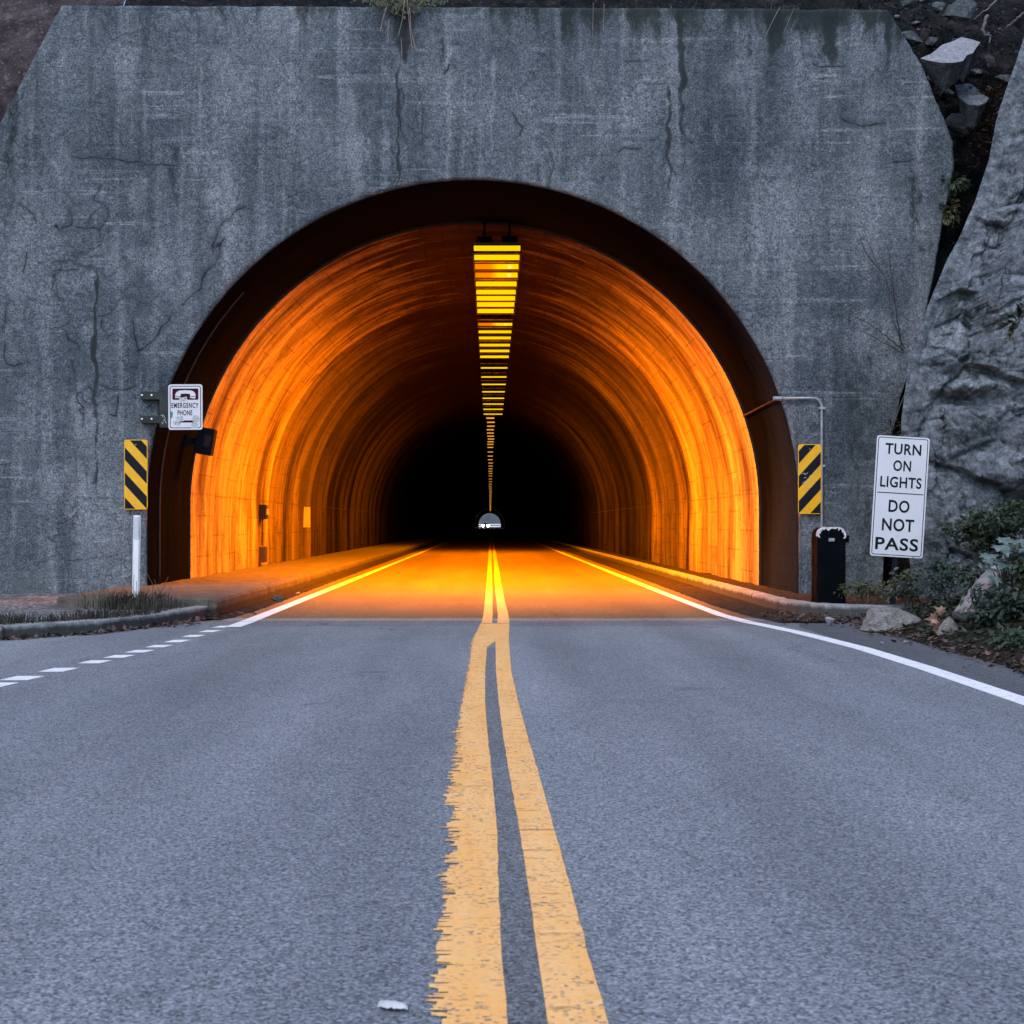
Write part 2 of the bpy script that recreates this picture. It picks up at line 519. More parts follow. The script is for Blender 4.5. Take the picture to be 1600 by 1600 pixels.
def m_rock(name, dark, lo, hi, scale=1.0, lich=.5, crack=.8):
    g = G(name)
    o = g.obj()
    w = g.warp(o, 1.5*scale, .4)
    n = g.noise(w, 1.3*scale, 8, .68)
    col = g.ramp(n, [(.3, lo), (.68, hi)])
    fol = g.noise(g.mapv(w, (1.4, 1.4, 5), (0,0,0), (.3, .55, .2)), 1.1*scale, 6, .65)
    col = g.mix(g.ramp(fol, [(.36, .75), (.5, 0)]), col, dark)
    sp2 = g.noise(g.warp(o, 9*scale, .15), 9*scale, 6, .8)
    col = g.mix(.9, col, g.ramp(sp2, [(.34, .08), (.5, .48), (.66, .98)]), 'OVERLAY')
    li = g.noise(g.warp(o, 6*scale, .25), 4.5*scale, 6, .75)
    col = g.mix(g.ramp(li, [(.57, 0), (.68, lich)]), col, tuple(min(.6, x*1.5) for x in hi))
    gr = g.noise(o, 42*scale, 4, .75)
    col = g.mix(.6, col, g.ramp(gr, [(.3, .2), (.7, .85)]), 'OVERLAY')
    ce = g.vor(g.warp(g.warp(o, 1.1*scale, .9), 7*scale, .12), .55*scale, 'DISTANCE_TO_EDGE')
    cl = g.math('MULTIPLY', g.ramp(ce, [(0, 1), (.005, .8), (.013, 0)]), g.ramp(g.noise(o, .9*scale, 3, .6), [(.45, 0), (.58, crack)]))
    col = g.mix(cl, col, (.012,.014,.018))
    b = g.bump(gr, .5, .012/scale)
    b = g.bump(n, .5, .04/scale, b)
    b = g.bump(li, .6, .04/scale, b)
    b = g.bump(sp2, .8, .04/scale, b)
    b = g.bump(cl, -.8, .03/scale, b)
    return g.bsdf(col, .85, b, 0, .3)

def m_leaf(name, cols, rough=.5, scale=9, trans=.0):
    g = G(name)
    n = g.noise(g.obj(), scale, 3, .7)
    k = len(cols)
    col = g.ramp(n, [(.3 + .4*i/(k-1), c) for i, c in enumerate(cols)])
    col = g.mix(.35, col, g.ramp(g.noise(g.obj(), 70, 2), [(.3, .3), (.7, .7)]), 'OVERLAY')
    return g.bsdf(col, rough, None, 0, .4)

def m_soil(name, cols, scale=1.0):
    g = G(name)
    o = g.obj()
    n = g.noise(g.warp(o, 3*scale, .3), 3.2*scale, 8, .72)
    k = len(cols)
    col = g.ramp(n, [(.28 + .44*i/(k-1), c) for i, c in enumerate(cols)])
    st = g.sep(g.vor(o, 38*scale, 'F1', 'Color'))[0]
    col = g.mix(g.ramp(st, [(.93, 0), (1, .5)]), col, tuple(min(.5, x*1.5+.01) for x in cols[-1]))
    col = g.mix(.6, col, g.ramp(g.noise(o, 30*scale, 4, .7), [(.3, .2), (.7, .8)]), 'OVERLAY')
    return g.matte(col, g.bump(g.math('ADD', n, g.math('MULTIPLY', st, .4)), .9, .05/scale))

def m_gravel():
    g = G("roadside_gravel")
    o = g.obj()
    c = g.sep(g.vor(o, 30, 'F1', 'Color'))[0]
    d = g.vor(o, 30)
    col = g.ramp(c, [(0, (.09,.09,.095)), (.5, (.19,.195,.21)), (1, (.36,.365,.38))])
    col = g.mix(g.ramp(d, [(.35, 0), (.7, .8)]), col, (.05,.05,.05))
    col = g.mix(g.ramp(g.noise(o, 1.6, 5, .65), [(.5, 0), (.64, .75)]), col, (.045,.052,.058))
    return g.bsdf(col, .9, g.bump(d, -1, .03), 0, .25)

def m_kerb(name, base, stain):
    g = G(name)
    o = g.obj()
    n = g.noise(g.warp(o, 3, .2), 3, 7, .7)
    col = g.ramp(n, [(.32, tuple(x*.55 for x in base)), (.6, base)])
    col = g.mix(g.ramp(g.noise(g.mapv(o, (6, 6, .8)), 1, 5, .65), [(.5, 0), (.68, .75)]), col, stain)
    zz = g.math('ADD', g.sep(o)[2], g.math('MULTIPLY_ADD', n, .10, -.05))
    col = g.mix(g.ramp(zz, [(.075, .9), (.115, 0)]), col, tuple(x*.6 for x in stain))
    # cast joints every 1.4 m
    yy = g.math('FRACT', g.math('MULTIPLY', g.sep(o)[1], .71))
    j = g.ramp(g.math('ABSOLUTE', g.math('SUBTRACT', yy, .5)), [(0, .9), (.012, 0)])
    col = g.mix(j, col, (.02,.02,.02))
    col = g.mix(.5, col, g.ramp(g.noise(o, 40, 4, .7), [(.3, .2), (.7, .8)]), 'OVERLAY')
    return g.bsdf(col, .88, g.bump(g.noise(o, 22, 6, .7), .6, .015), 0, .3)

def m_lens(name, dim):
    g = G(name)
    u, v = g.sep(g.uv())[0:2]
    spots = None
    for c in ((.5,) if dim is None else (.2, .5, .8) if not dim else (.8,)):
        d = g.math('SUBTRACT', u, c)
        d = g.math('SQRT', g.math('ADD', g.math('POWER', d, 2), g.math('MULTIPLY', g.math('POWER', g.math('SUBTRACT', v, .6), 2), .06)))
        s_ = g.ramp(d, [(.0, 0 if dim is None else .9), (.08, 0)], 'EASE')
        spots = s_ if spots is None else g.math('MAXIMUM', spots, s_)
    col = g.mix(spots, (1.0, .66, .0), (1.0, .95, .28))
    st = .52
    if dim:
        k = g.ramp(u, [(.36, 0), (.55, 1)])
        col = g.mix(k, (.78, .19, .0), col)
    return g.bsdf((.01,.006,.0), .5, None, 0, .02, col, st)

def m_glow(name, c, st):
    g = G(name)
    return g.bsdf((.02,.02,.02), .4, None, 0, .1, c, st)

M = {
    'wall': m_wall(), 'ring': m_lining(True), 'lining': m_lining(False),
    'asphalt': m_asphalt("asphalt", (.15,.165,.187), (.235,.25,.275)),
    'shoulder': m_asphalt("shoulder_asphalt", (.07,.078,.09), (.12,.13,.145), .88),
    'patch': m_asphalt("patch_asphalt", (.13,.14,.16), (.18,.19,.21), .85),
    'worn': m_asphalt("stained_asphalt", (.10,.105,.115), (.19,.195,.21), .85),
    'joint': m_asphalt("daylit_joint_concrete", (.19,.175,.17), (.26,.245,.24), .85, 90, .2),  # paler tone paints the daylight falling on the joint by the mouth
    'pave': m_asphalt("tunnel_pavement", (.13,.084,.040), (.18,.12,.060), .85, 90, .25),  # warm tint carries the lamps' orange in the pavement colour
    'yellow': m_paint("yellow_road_paint", (.95,.48,.125), (.93,.46,.16), (.14,.14,.15)),
    'white': m_paint("white_road_paint", (.88,.88,.89), (.80,.80,.82), (.15,.15,.16), .35),
    'kerb': m_kerb("kerb_concrete", (.30,.31,.32), (.05,.055,.05)),
    'walk': m_kerb("walkway_concrete", (.12,.105,.085), (.04,.033,.026)),
    'gravel': m_gravel(),
    'rock': m_rock("grey_boulder_rock", (.024,.033,.043), (.075,.092,.11), (.19,.212,.24)),
    'rock2': m_rock("mossy_rock", (.022,.027,.028), (.05,.06,.065), (.10,.115,.125), 2.0),
    'slab': m_rock("pale_slab_rock", (.20,.20,.225), (.25,.25,.28), (.31,.31,.345), 3.0, .2, .1),
    'stone': m_rock("tan_roadside_rock", (.09,.085,.08), (.17,.165,.16), (.29,.28,.27), 4.0, .3, .1),
    'hill': m_soil("dark_rocky_earth", [(.004,.005,.006), (.010,.012,.014), (.022,.020,.021), (.05,.053,.058)], .8),
    'soil': m_soil("verge_soil", [(.012,.013,.012), (.03,.028,.022), (.06,.046,.036)], 1.5),
    'red': m_soil("red_brown_rock_face", [(.014,.014,.018), (.04,.032,.035), (.075,.06,.064), (.14,.13,.14)], 1.0),
    'ground': m_soil("ground_earth", [(.03,.035,.025), (.06,.06,.045), (.09,.085,.07)], .3),
    'dirt': m_soil("gutter_dirt", [(.016,.015,.013), (.04,.034,.028), (.075,.06,.05)], 3),
    'leaf': m_leaf("dark_green_leaf", [(.006,.012,.008), (.02,.034,.015), (.055,.072,.03)]),
    'leaf_y': m_leaf("yellow_green_leaf", [(.010,.016,.008), (.03,.04,.012), (.11,.085,.018)]),
    'leaf_b': m_leaf("blue_green_leaf", [(.010,.018,.014), (.024,.036,.026), (.055,.07,.05)]),
    'leaf_p': m_leaf("pale_broad_leaf", [(.05,.085,.07), (.10,.145,.13), (.17,.215,.205)], .5, 14),
    'grass': m_leaf("verge_grass", [(.012,.016,.010), (.034,.036,.024), (.085,.07,.052)], .7, 5),
    'straw': m_leaf("dry_straw", [(.12,.085,.068), (.22,.165,.135), (.32,.26,.22)], .7, 5),
    'dead': m_leaf("dead_leaf", [(.02,.013,.011), (.06,.032,.024), (.15,.095,.075)], .7, 6),
    'dead_o': m_leaf("orange_dead_leaf", [(.16,.075,.05), (.24,.13,.09), (.32,.21,.17)], .6, 12),
    'bark': simple("grey_bark", (.20,.18,.185), .9, 0, .6, 9, .9),
    'twig': simple("dry_twig", (.09,.075,.065), .9),
    'twig_d': simple("dark_vine", (.03,.03,.034), .9),
    'root': simple("pale_root", (.11,.11,.115), .9, 0, .5, 14),
    'black': simple("black_sign_paint", (.008,.011,.018), .6, 0, .2, 8, .15, .1),
    'bracket': simple("dark_green_bracket_paint", (.012,.02,.02), .45, .2, .4),
    'cab': simple("black_cabinet_paint", (.002,.003,.0045), .6, 0, .4, 5, .15, .03),
    'cab_s': simple("rusty_cabinet_side", (.014,.008,.008), .6, .1, .5, 5),
    'peel': simple("peeled_white_paint", (.52,.52,.55), .7, 0, .25, 20),
    'sign': simple("white_sign_sheeting", (.60,.61,.66), .4, 0, .06, 3, .05),
    'signback': simple("sign_edge_aluminium", (.55,.55,.57), .45, .4, .1),
    'maroon': simple("maroon_sign_paint", (.042,.003,.013), .6, 0, .15, 8, .15, .1),
    'amber': simple("amber_sign_sheeting", (.78,.40,.004), .4, 0, .12, 6, .05),
    'steel': simple("galvanised_steel", (.27,.29,.32), .5, .35, .25, 12),
    'rusty': simple("rusted_pipe", (.035,.028,.026), .8, 0, .4, 12, .15, .1),
    'bolt': simple("bright_bolt", (.7,.7,.72), .35, .6, .1),
    'post': simple("white_delineator_plastic", (.74,.74,.78), .5, 0, .08, 3),
    'post_b': simple("grey_reflective_band", (.52,.53,.57), .35, 0, .08, 8),
    'brown': simple("brown_box_paint", (.03,.022,.022), .6, 0, .3),
    'housing': simple("dark_lamp_housing", (.035,.03,.028), .6, .2, .4),
    'lamp_dark': G('dark_lamp_metal').matte((.006,.0045,.004)),  # near-black colour keeps the neighbouring lamp's light from showing
    'lens_p': m_lens('plain_sodium_lens', None),
    'sticker': simple("pale_sticker", (.45,.49,.52), .5, 0, .3, 60),
    'teal': simple("teal_sticker", (.05,.20,.19), .5, 0, .3, 40),
    'scratch': simple("white_scratch", (.5,.52,.56), .6, 0, .2),
    'paper': simple("crumpled_white_paper", (.46,.46,.48), .7, 0, .12, 20),
    'car': simple("dark_car_paint", (.02,.022,.03), .3, .3, .2),
    'glass': simple("car_glass", (.03,.035,.045), .1, 0, .1),
    'tyre': simple("tyre_rubber", (.015,.015,.015), .8, 0, .2),
    'rail': simple("white_guard_rail", (.8,.8,.82), .5, 0, .05),
    'farhill': m_soil("far_wooded_hill", [(.055,.07,.078), (.085,.10,.11), (.12,.135,.142)], .05),
    'lens': m_lens("sodium_lens", False), 'lens_d': m_lens("half_burnt_lens", True),
    'lens_s': m_glow("small_amber_lens", (1.0, .42, .05), .45),
    'head': m_glow("headlight_glow", (1.0, .96, .95), 120),
}

# ------------------------------------------------------------------ setting: ground, road, pavement
TX = -0.23                     # centre line of the tunnel
RAD, SPRING = 4.25, 1.25       # arch radius and springing height
Y0, Y1, YE = 20.0, 22.7, 590.0 # face of the headwall, start of the lining, far mouth

g_ = MB().add([(-1500,-300,-.06),(1500,-300,-.06),(1500,2500,-.06),(-1500,2500,-.06)], [(0,1,2,3)])
tag(g_.build('ground', M['ground']), kind='structure')

def sheet(pts, z):
    return MB().add([(x, y, z) for x, y in pts], [tuple(range(len(pts)))])

road = sheet([(-16,-10),(3.9,-10),(3.9,15.5),(4.6,17.0),(-16,17.0)], 0).build('road', M['asphalt'])
tag(road, kind='structure')
sh = sheet([(3.13,-10),(3.95,-10),(3.95,15.0),(4.5,16.3),(3.2,16.3),(3.2,15.9),(3.02,15.0)], .001).build('road_shoulder', M['shoulder'])
tag(sh, kind='structure')
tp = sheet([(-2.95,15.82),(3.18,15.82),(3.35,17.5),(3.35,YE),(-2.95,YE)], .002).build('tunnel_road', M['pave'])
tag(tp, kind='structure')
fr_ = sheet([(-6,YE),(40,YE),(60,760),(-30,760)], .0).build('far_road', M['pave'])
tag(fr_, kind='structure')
sheet([(-2.8,15.15),(3.0,15.2),(3.1,15.815),(-2.85,15.815)], .001).build('patch_strip', M['patch'], road)

strip = MB(); sv = []
for i in range(60):
    x = lerp(-2.9, 3.17, i/59); sv += [(x, 15.83 + .02*noise.noise(Vector((x*3, 0, 0))), .0033), (x, 16.40 + .12*noise.noise(Vector((x*1.2, 4, 0))), .0033)]
strip.add(sv, [(2*i, 2*i+2, 2*i+3, 2*i+1) for i in range(59)]).build('daylit_joint', M['joint'], tp)

# yellow double line (rows of the photo: y, left, right)
random.seed(4)
L_out = [(975,752,779),(1000,741,777),(1012,739,761),(1050,734,758),(1100,725,758),(1150,723,762),(1200,722.5,767.5),(1300,720.6,777),(1400,712,779.5),(1500,707,784),(1600,702,794),(1750,694,809)]
R_out = [(975,777,796),(1000,774,795),(1050,775,799),(1100,779.5,810.6),(1150,786,824),(1200,794,839),(1300,812,867),(1400,827.5,895),(1500,841,921),(1600,856,951),(1750,879,996)]
T_out = [(975,2),(1000,4),(1050,5),(1100,5),(1150,15),(1200,22),(1300,30),(1400,24),(1500,34),(1600,40),(1750,44)]
def stripe(rows, teeth, z, side):
    conv = [((F/(y-VY)), (a-VX)/(y-VY), (b-VX)/(y-VY)) for y, a, b in rows][::-1]
    tc = [(F/(y-VY), t/(y-VY)) for y, t in T_out][::-1]
    m = MB(); vs = []; fs = []
    Y = conv[0][0]; k = 0
    while Y < conv[-1][0]:
        a, b = interp(conv, Y)
        if teeth:
            t = interp(tc, Y)[0]*1.35
            env = max(.1, min(1, .75 + .8*noise.noise(Vector((Y*2.2, 3, 0))) + .5*noise.noise(Vector((Y*9, 7, 0)))))
            k += 1
            a -= t * (env*random.uniform(.45, 1.0) if k % 2 or random.random() < .3 else env*random.choice((.0,.1,.25,.5,.7)))
        else:
            a += .004*noise.noise(Vector((Y*7, 5, 0)))
        b += .004*noise.noise(Vector((Y*6, 9, side)))
        vs += [(a*1.0, Y, z), (b*1.0, Y, z)]
        if teeth:
            ln_ = random.choice((.006,.010,.014,.025,.045)) * (1.0 if k % 2 else .55)
            vs += [(a + random.uniform(-.003,.003), Y + ln_*.85, z), (b*1.0, Y + ln_*.85, z)]
            Y += ln_
        else:
            Y += .05
    for i in range(len(vs)//2-1):
        fs.append((2*i, 2*i+1, 2*i+3, 2*i+2))
    return m.add(vs, fs)
stripe(L_out, True, .0030, 0).build('centre_line', M['yellow'], road)
stripe(R_out, False, .0037, 1).build('centre_line', M['yellow'], road)
wst = MB(); vs = []
for (y, a, b), (y2, c, d) in zip(L_out, R_out):
    k_ = y-VY; Y_ = F/k_
    if y > 1009: vs += [((b-1-VX)/k_, Y_, .0015), ((interp([(r[0], r[1]) for r in R_out], y)[0]+1-VX)/k_, Y_, .0015)]
wst.add(vs, [(2*i, 2*i+1, 2*i+3, 2*i+2) for i in range(len(vs)//2-1)]).build('worn_strip', M['worn'], road)
def strip_pts(rows, z, n=1):
    m = MB(); vs = []
    for Y, a, b in rows: vs += [(a, Y, z), (b, Y, z)]
    return m.add(vs, [(2*i, 2*i+1, 2*i+3, 2*i+2) for i in range(len(rows)-1)])
strip_pts([(15.55,-.09,.02),(17,-.075,.025),(20,-.07,.03),(26,-.06,.03),(40,-.06,.04),(60,-.06,.04),(YE,-.06,.04)], .0045).build('centre_line', M['yellow'], tp)
strip_pts([(15.5,.07,.195),(17,.085,.20),(20,.08,.19),(26,.08,.185),(40,.09,.20),(60,.10,.2),(YE,.1,.2)], .0045).build('centre_line', M['yellow'], tp)
# white edge lines
rl = [(-4,2.95,3.10),(6,2.96,3.11),(8.6,2.95,3.10),(10.7,2.965,3.115),(12.4,2.935,3.085),(13.4,2.86,3.01),(14.3,2.78,2.93),(15.2,2.66,2.81),(15.83,2.56,2.71)]
strip_pts(rl, .0025).build('edge_line', M['white'], road)
strip_pts([(15.83,2.56,2.71),(17,2.48,2.62),(22,2.46,2.59),(50,2.48,2.60),(YE,2.5,2.62)], .0045).build('edge_line', M['white'], tp)
strip_pts([(15.84,-2.58,-2.42),(22,-2.56,-2.42),(50,-2.54,-2.42),(YE,-2.5,-2.4)], .0045).build('edge_line', M['white'], tp)
strip_pts([(15.0,-2.60,-2.44),(15.839,-2.58,-2.42)], .0030).build('edge_line', M['white'], road)
for (px, py, w) in ((-6,1070.5,.17),(34,1060,.185),(91,1047,.17),(148,1034.5,.16),(186,1026,.155),(218,1018,.155),(248,1010,.15),(277,1002,.15),(302,994,.145),(328,986.5,.14),(347,979.5,.12)):
    c = GP(px, py)
    d = Vector((.12, 1, 0)).normalized(); s_ = Vector((1, 0, 0))
    l = .17 + .03*random.random(); m = MB()
    l *= .72
    pts = [c - d*l - s_*w*.50, c - d*l*1.03 + s_*w*.02, c - d*l*.98 + s_*w*.50, c + d*l + s_*w*.52, c + d*l*1.04 - s_*w*.05, c + d*l*.97 - s_*w*.49]
    m.add([(p.x, p.y, .0025) for p in pts], [tuple(range(6))])
    m.build('lane_dash', M['white'], road)

# ------------------------------------------------------------------ kerbs, gravel strip, walkway
def kerb_strip(path, w, h, side, z0=-.03, rnd=.018, jit=.008):
    """path along the road-side foot; side=+1 puts the kerb body left of the path direction"""
    pts = []
    for a, b in zip(path, path[1:]):
        a, b = Vector((*a, 0)), Vector((*b, 0))
        n = max(1, int((b-a).length/.12)) if (b-a).length < 60 else max(1, int((b-a).length/8))
        pts += [a.lerp(b, i/n) for i in range(n)]
    pts.append(Vector((*path[-1], 0)))
    m = MB(); vs = []; prof = [(0, z0), (.012, h-rnd*1.5), (rnd*.5+.012, h-rnd*.4), (rnd*1.6+.012, h), (w, h+.004), (w, z0)]
    for i, p in enumerate(pts):
        d = (pts[min(i+1, len(pts)-1)] - pts[max(i-1, 0)]).normalized()
        nrm = Vector((-d.y, d.x, 0)) * side
        for k, (o, z) in enumerate(prof):
            j = jit*noise.noise(Vector((p.x*5, p.y*5, k))) if 0 < k < 5 else 0
            q = p + nrm*(o + j)
            vs.append((q.x, q.y, z + j))
    n = len(prof)
    fs = [(i*n+k, i*n+k+1, (i+1)*n+k+1, (i+1)*n+k) for i in range(len(pts)-1) for k in range(n-1)]
    fs += [tuple(range(n)), tuple(len(vs)-n+k for k in range(n))]
    return m.add(vs, fs)

kp = [(-12,12.2),(-6.5,12.9),(-4.25,13.35),(-3.9,13.75),(-3.58,14.2),(-3.36,14.75),(-3.2,15.4),(-3.08,16.1),(-3.02,16.8)]
tag(kerb_strip(kp, .17, .12, 1).build('kerb', M['kerb']), kind='structure')
gp = [(x - .1, y + .1) for x, y in kp] + [(-3.02,20.02),(-12,20.02)]
gv = MB()
nx, ny = 70, 50
def kerb_y(x):   # inner edge of the kerb for a given x
    for (x0, y0), (x1, y1) in zip(kp, kp[1:]):
        if x0 <= x <= x1: return y0 + (y1-y0)*(x-x0)/(x1-x0) + .06
    return kp[-1][1] if x > kp[-1][0] else kp[0][1]
vs = []
for i in range(nx):
    x = -11.9 + (8.86)*i/(nx-1)
    ya = kerb_y(x) + .06
    for j in range(ny):
        y = ya + (20.3-ya)*j/(ny-1)
        vs.append((x - .06*(1-j/(ny-1)), y, .105 + .02*noise.noise(Vector((x*3, y*3, 0))) + (.012*noise.noise(Vector((x*14, y*14, 2))))))
gv.add(vs, [(i*ny+j, (i+1)*ny+j, (i+1)*ny+j+1, i*ny+j+1) for i in range(nx-1) for j in range(ny-1)])
tag(gv.build('gravel_strip', M['gravel'], smooth=True), kind='structure')

wk = MB()
wk.v = []; prof = [(-4.75,-.03),(-4.75,.205),(-3.02,.20),(-2.975,.19),(-2.955,.16),(-2.95,-.03)]
ys = [16.62,16.66] + [17+.4*i for i in range(60)] + [45+10*i for i in range(55)]
vs = []
for k, y in enumerate(ys):
    for i, (x, z) in enumerate(prof):
        j = .012*noise.noise(Vector((y*2.5, i, 7))) if z > 0 else 0
        if k == 0 and z > 0: z -= .012
        vs.append((x + (j if x > -4 else 0), y + (.22 if x < -4 and k < 2 else 0), z + j*.5))
n = len(prof)
wk.add(vs, [(i*n+k, i*n+k+1, (i+1)*n+k+1, (i+1)*n+k) for i in range(len(ys)-1) for k in range(n-1)] + [tuple(range(n))[::-1]])
walk = wk.build('raised_walkway', M['walk'])
tag(walk, kind='structure')

kr = [(3.32,YE),(3.32,19.0),(3.34,18.0),(3.44,17.3),(3.66,16.85),(4.0,16.6),(4.45,16.45),(5.0,16.38)]
tag(kerb_strip(kr, .16, .13, 1).build('kerb', M['kerb']), kind='structure')
lg = MB(); vs = []
ys = [16.7 + .2*i for i in range(60)] + [29+10*i for i in range(57)]
for y in ys:
    x0 = 3.46 if y > 18 else 3.46 + (18-y)*.5
    for i in range(9):
        x = lerp(x0, 4.6 if y > 19.9 else 5.6, i/8)
        vs.append((x, y, .095 + .05*abs(noise.noise(Vector((x*4, y*2, 1)))) + (.05 if i > 6 and y > 19.9 else 0)))
lg.add(vs, [(i*9+k, i*9+k+1, (i+1)*9+k+1, (i+1)*9+k) for i in range(len(ys)-1) for k in range(8)])
tag(lg.build('dirt_ledge', M['dirt'], smooth=True), kind='structure')

# ------------------------------------------------------------------ tunnel: headwall, mouth ring, lining
def arch(n, r=RAD, base=-.1):
    """points of the arch from the left foot over the crown to the right foot, (x, z, metres round)"""
    ls = SPRING - base
    tot = 2*ls + math.pi*r
    out = []
    for i in range(n+1):
        s_ = tot*i/n
        if s_ < ls: p = (TX-r, base+s_)
        elif s_ > tot-ls: p = (TX+r, base+tot-s_)
        else:
            a = math.pi - (s_-ls)/r
            p = (TX+r*math.cos(a), SPRING+r*math.sin(a))
        out.append((p[0], p[1], s_))
    return out

tunnel = empty('road_tunnel', (TX, Y0, 0), 'road tunnel with weathered grey concrete headwall and round arch mouth lit orange inside', 'tunnel')

outer_px = [(-290,960),(-270,800),(-215,620),(-110,380),(0,190),(95,8),(500,9),(900,11),(1388,14),(1412,52),(1440,100),(1468,165),(1490,222),(1492,262),(1478,330),(1462,420),(1440,520),(1408,620),(1385,740),(1380,960)]
outer = [(P(x, y, Y0).x, P(x, y, Y0).z) for x, y in outer_px]
outer[0] = (outer[0][0], -.1); outer[-1] = (outer[-1][0], -.1)
NA, NB = 860, 250
inn = arch(NA)
seglen = [math.dist(a, b) for a, b in zip(outer, outer[1:])]
cum = [0]
for l in seglen: cum.append(cum[-1]+l)
# matching outer points: by hand-placed anchors (fraction round the arch -> fraction round the outline)
def outer_at(f):
    d = f*cum[-1]
    for k in range(len(seglen)):
        if d <= cum[k+1] or k == len(seglen)-1:
            t = (d-cum[k])/seglen[k]
            return lerp(outer[k][0], outer[k+1][0], t), lerp(outer[k][1], outer[k+1][1], t)
cracks_px = [  # polylines of the photo: width in px, points
    (4.2, [(385,322),(372,328),(362,338),(350,345),(344,356),(338,372),(330,385),(345,382),(352,374)]),
    (4.5, [(344,380),(342,400),(334,412),(322,424),(315,434),(312,452),(302,462),(292,470),(285,478)]),
    (4.5, [(268,490),(262,502),(252,514),(248,524),(238,532),(226,545),(218,552),(220,566),(214,576),(204,574)]),
    (3.2, [(218,552),(212,536),(208,520),(206,500)]),
    (6.0, [(85,352),(92,360),(100,355),(110,352),(112,340),(108,325)]),
    (4.0, [(120,354),(135,355),(148,356),(156,360),(158,372)]),
    (3.2, [(158,290),(152,302),(148,312),(165,320),(172,335),(164,345),(158,358)]),
    (2.6, [(138,350),(142,340),(150,330)]),
    (3.0, [(120,246),(140,245),(170,247),(200,251),(225,256),(240,259),(270,258)]),
    (3.0, [(158,500),(160,512),(165,522),(170,528)]), (2.6, [(104,518),(106,530),(120,535),(124,550)]),
    (3.2, [(115,568),(118,580),(117,600),(118,614),(130,612),(140,606),(150,614)]),
    (2.8, [(118,614),(120,626),(130,636),(131,652),(130,664)]), (2.6, [(128,615),(130,626),(140,632),(152,634)]),
    (2.6, [(130,636),(122,642),(131,652)]),
    (3.4, [(185,620),(182,634),(178,650),(170,648)]), (2.6, [(197,636),(198,655)]), (2.8, [(160,600),(175,610),(190,610),(212,604)]),
    (3.4, [(8,540),(7,558),(12,570),(24,572),(34,568)]), (3, [(3,515),(8,500),(10,480),(16,470)]),
    (3.0, [(30,320),(42,328),(52,334),(56,345)]), (2.6, [(40,395),(38,412),(36,428)]),
    (2.4, [(195,400),(200,416)]), (2.4, [(85,420),(100,424),(122,422)]), (2.4, [(85,425),(86,450),(92,470)]),
    (2.6, [(628,136),(630,150),(624,180),(628,205),(634,222)]), (2.6, [(800,176),(808,190),(816,200),(812,212)]),
    (4.0, [(702,100),(700,108),(694,116)]), (2.6, [(862,240),(866,262),(858,288)]), (2.4, [(840,255),(842,282)]),
    (3.0, [(965,240),(975,232),(1000,231)]), (5.0, [(1316,186),(1330,193),(1345,196),(1365,194),(1385,192)]),
    (3.0, [(1398,252),(1420,250),(1432,246)]), (3.0, [(1130,184),(1150,181)]), (2.6, [(975,98),(1000,95)]),
    (2.4, [(1270,100),(1290,104),(1320,102)]), (2.2, [(1040,240),(1048,262),(1055,275)]),
]
xs = np.empty((NB+1, NA+1)); zs = np.empty_like(xs)
for i in range(NA+1):
    ox, oz = outer_at(i/NA)
    ix, iz = inn[i][0], inn[i][1]
    # ragged coping and arch edge
    jo = .012*noise.noise(Vector((ox*3, oz*3, 0))) + .006*noise.noise(Vector((ox*14, oz*14, 4)))
    ji = .010*noise.noise(Vector((ix*4, iz*4, 9)))
    oz += jo; ox += jo; r_ = math.hypot(ix-TX, max(0.0, iz-SPRING)) or 1
    ix += ji*(ix-TX)/r_
    for j in range(NB+1):
        t = j/NB
        xs[j, i] = ix+(ox-ix)*t; zs[j, i] = iz+(oz-iz)*t
rnd = np.random.RandomState(3)
VN = rnd.uniform(-1, 1, (4, 512, 512))
def vn(a, b, k):
    """smooth value noise on arrays"""
    ia, ib = np.floor(a).astype(int), np.floor(b).astype(int)
    u, v = a-ia, b-ib
    u, v = u*u*(3-2*u), v*v*(3-2*v)
    g = lambda i, j: VN[k][i % 512, j % 512]
    return (g(ia, ib)*(1-u)+g(ia+1, ib)*u)*(1-v) + (g(ia, ib+1)*(1-u)+g(ia+1, ib+1)*u)*v
crack = np.zeros_like(xs)
sdist = np.full_like(xs, 12.0); cmask = np.zeros_like(xs)
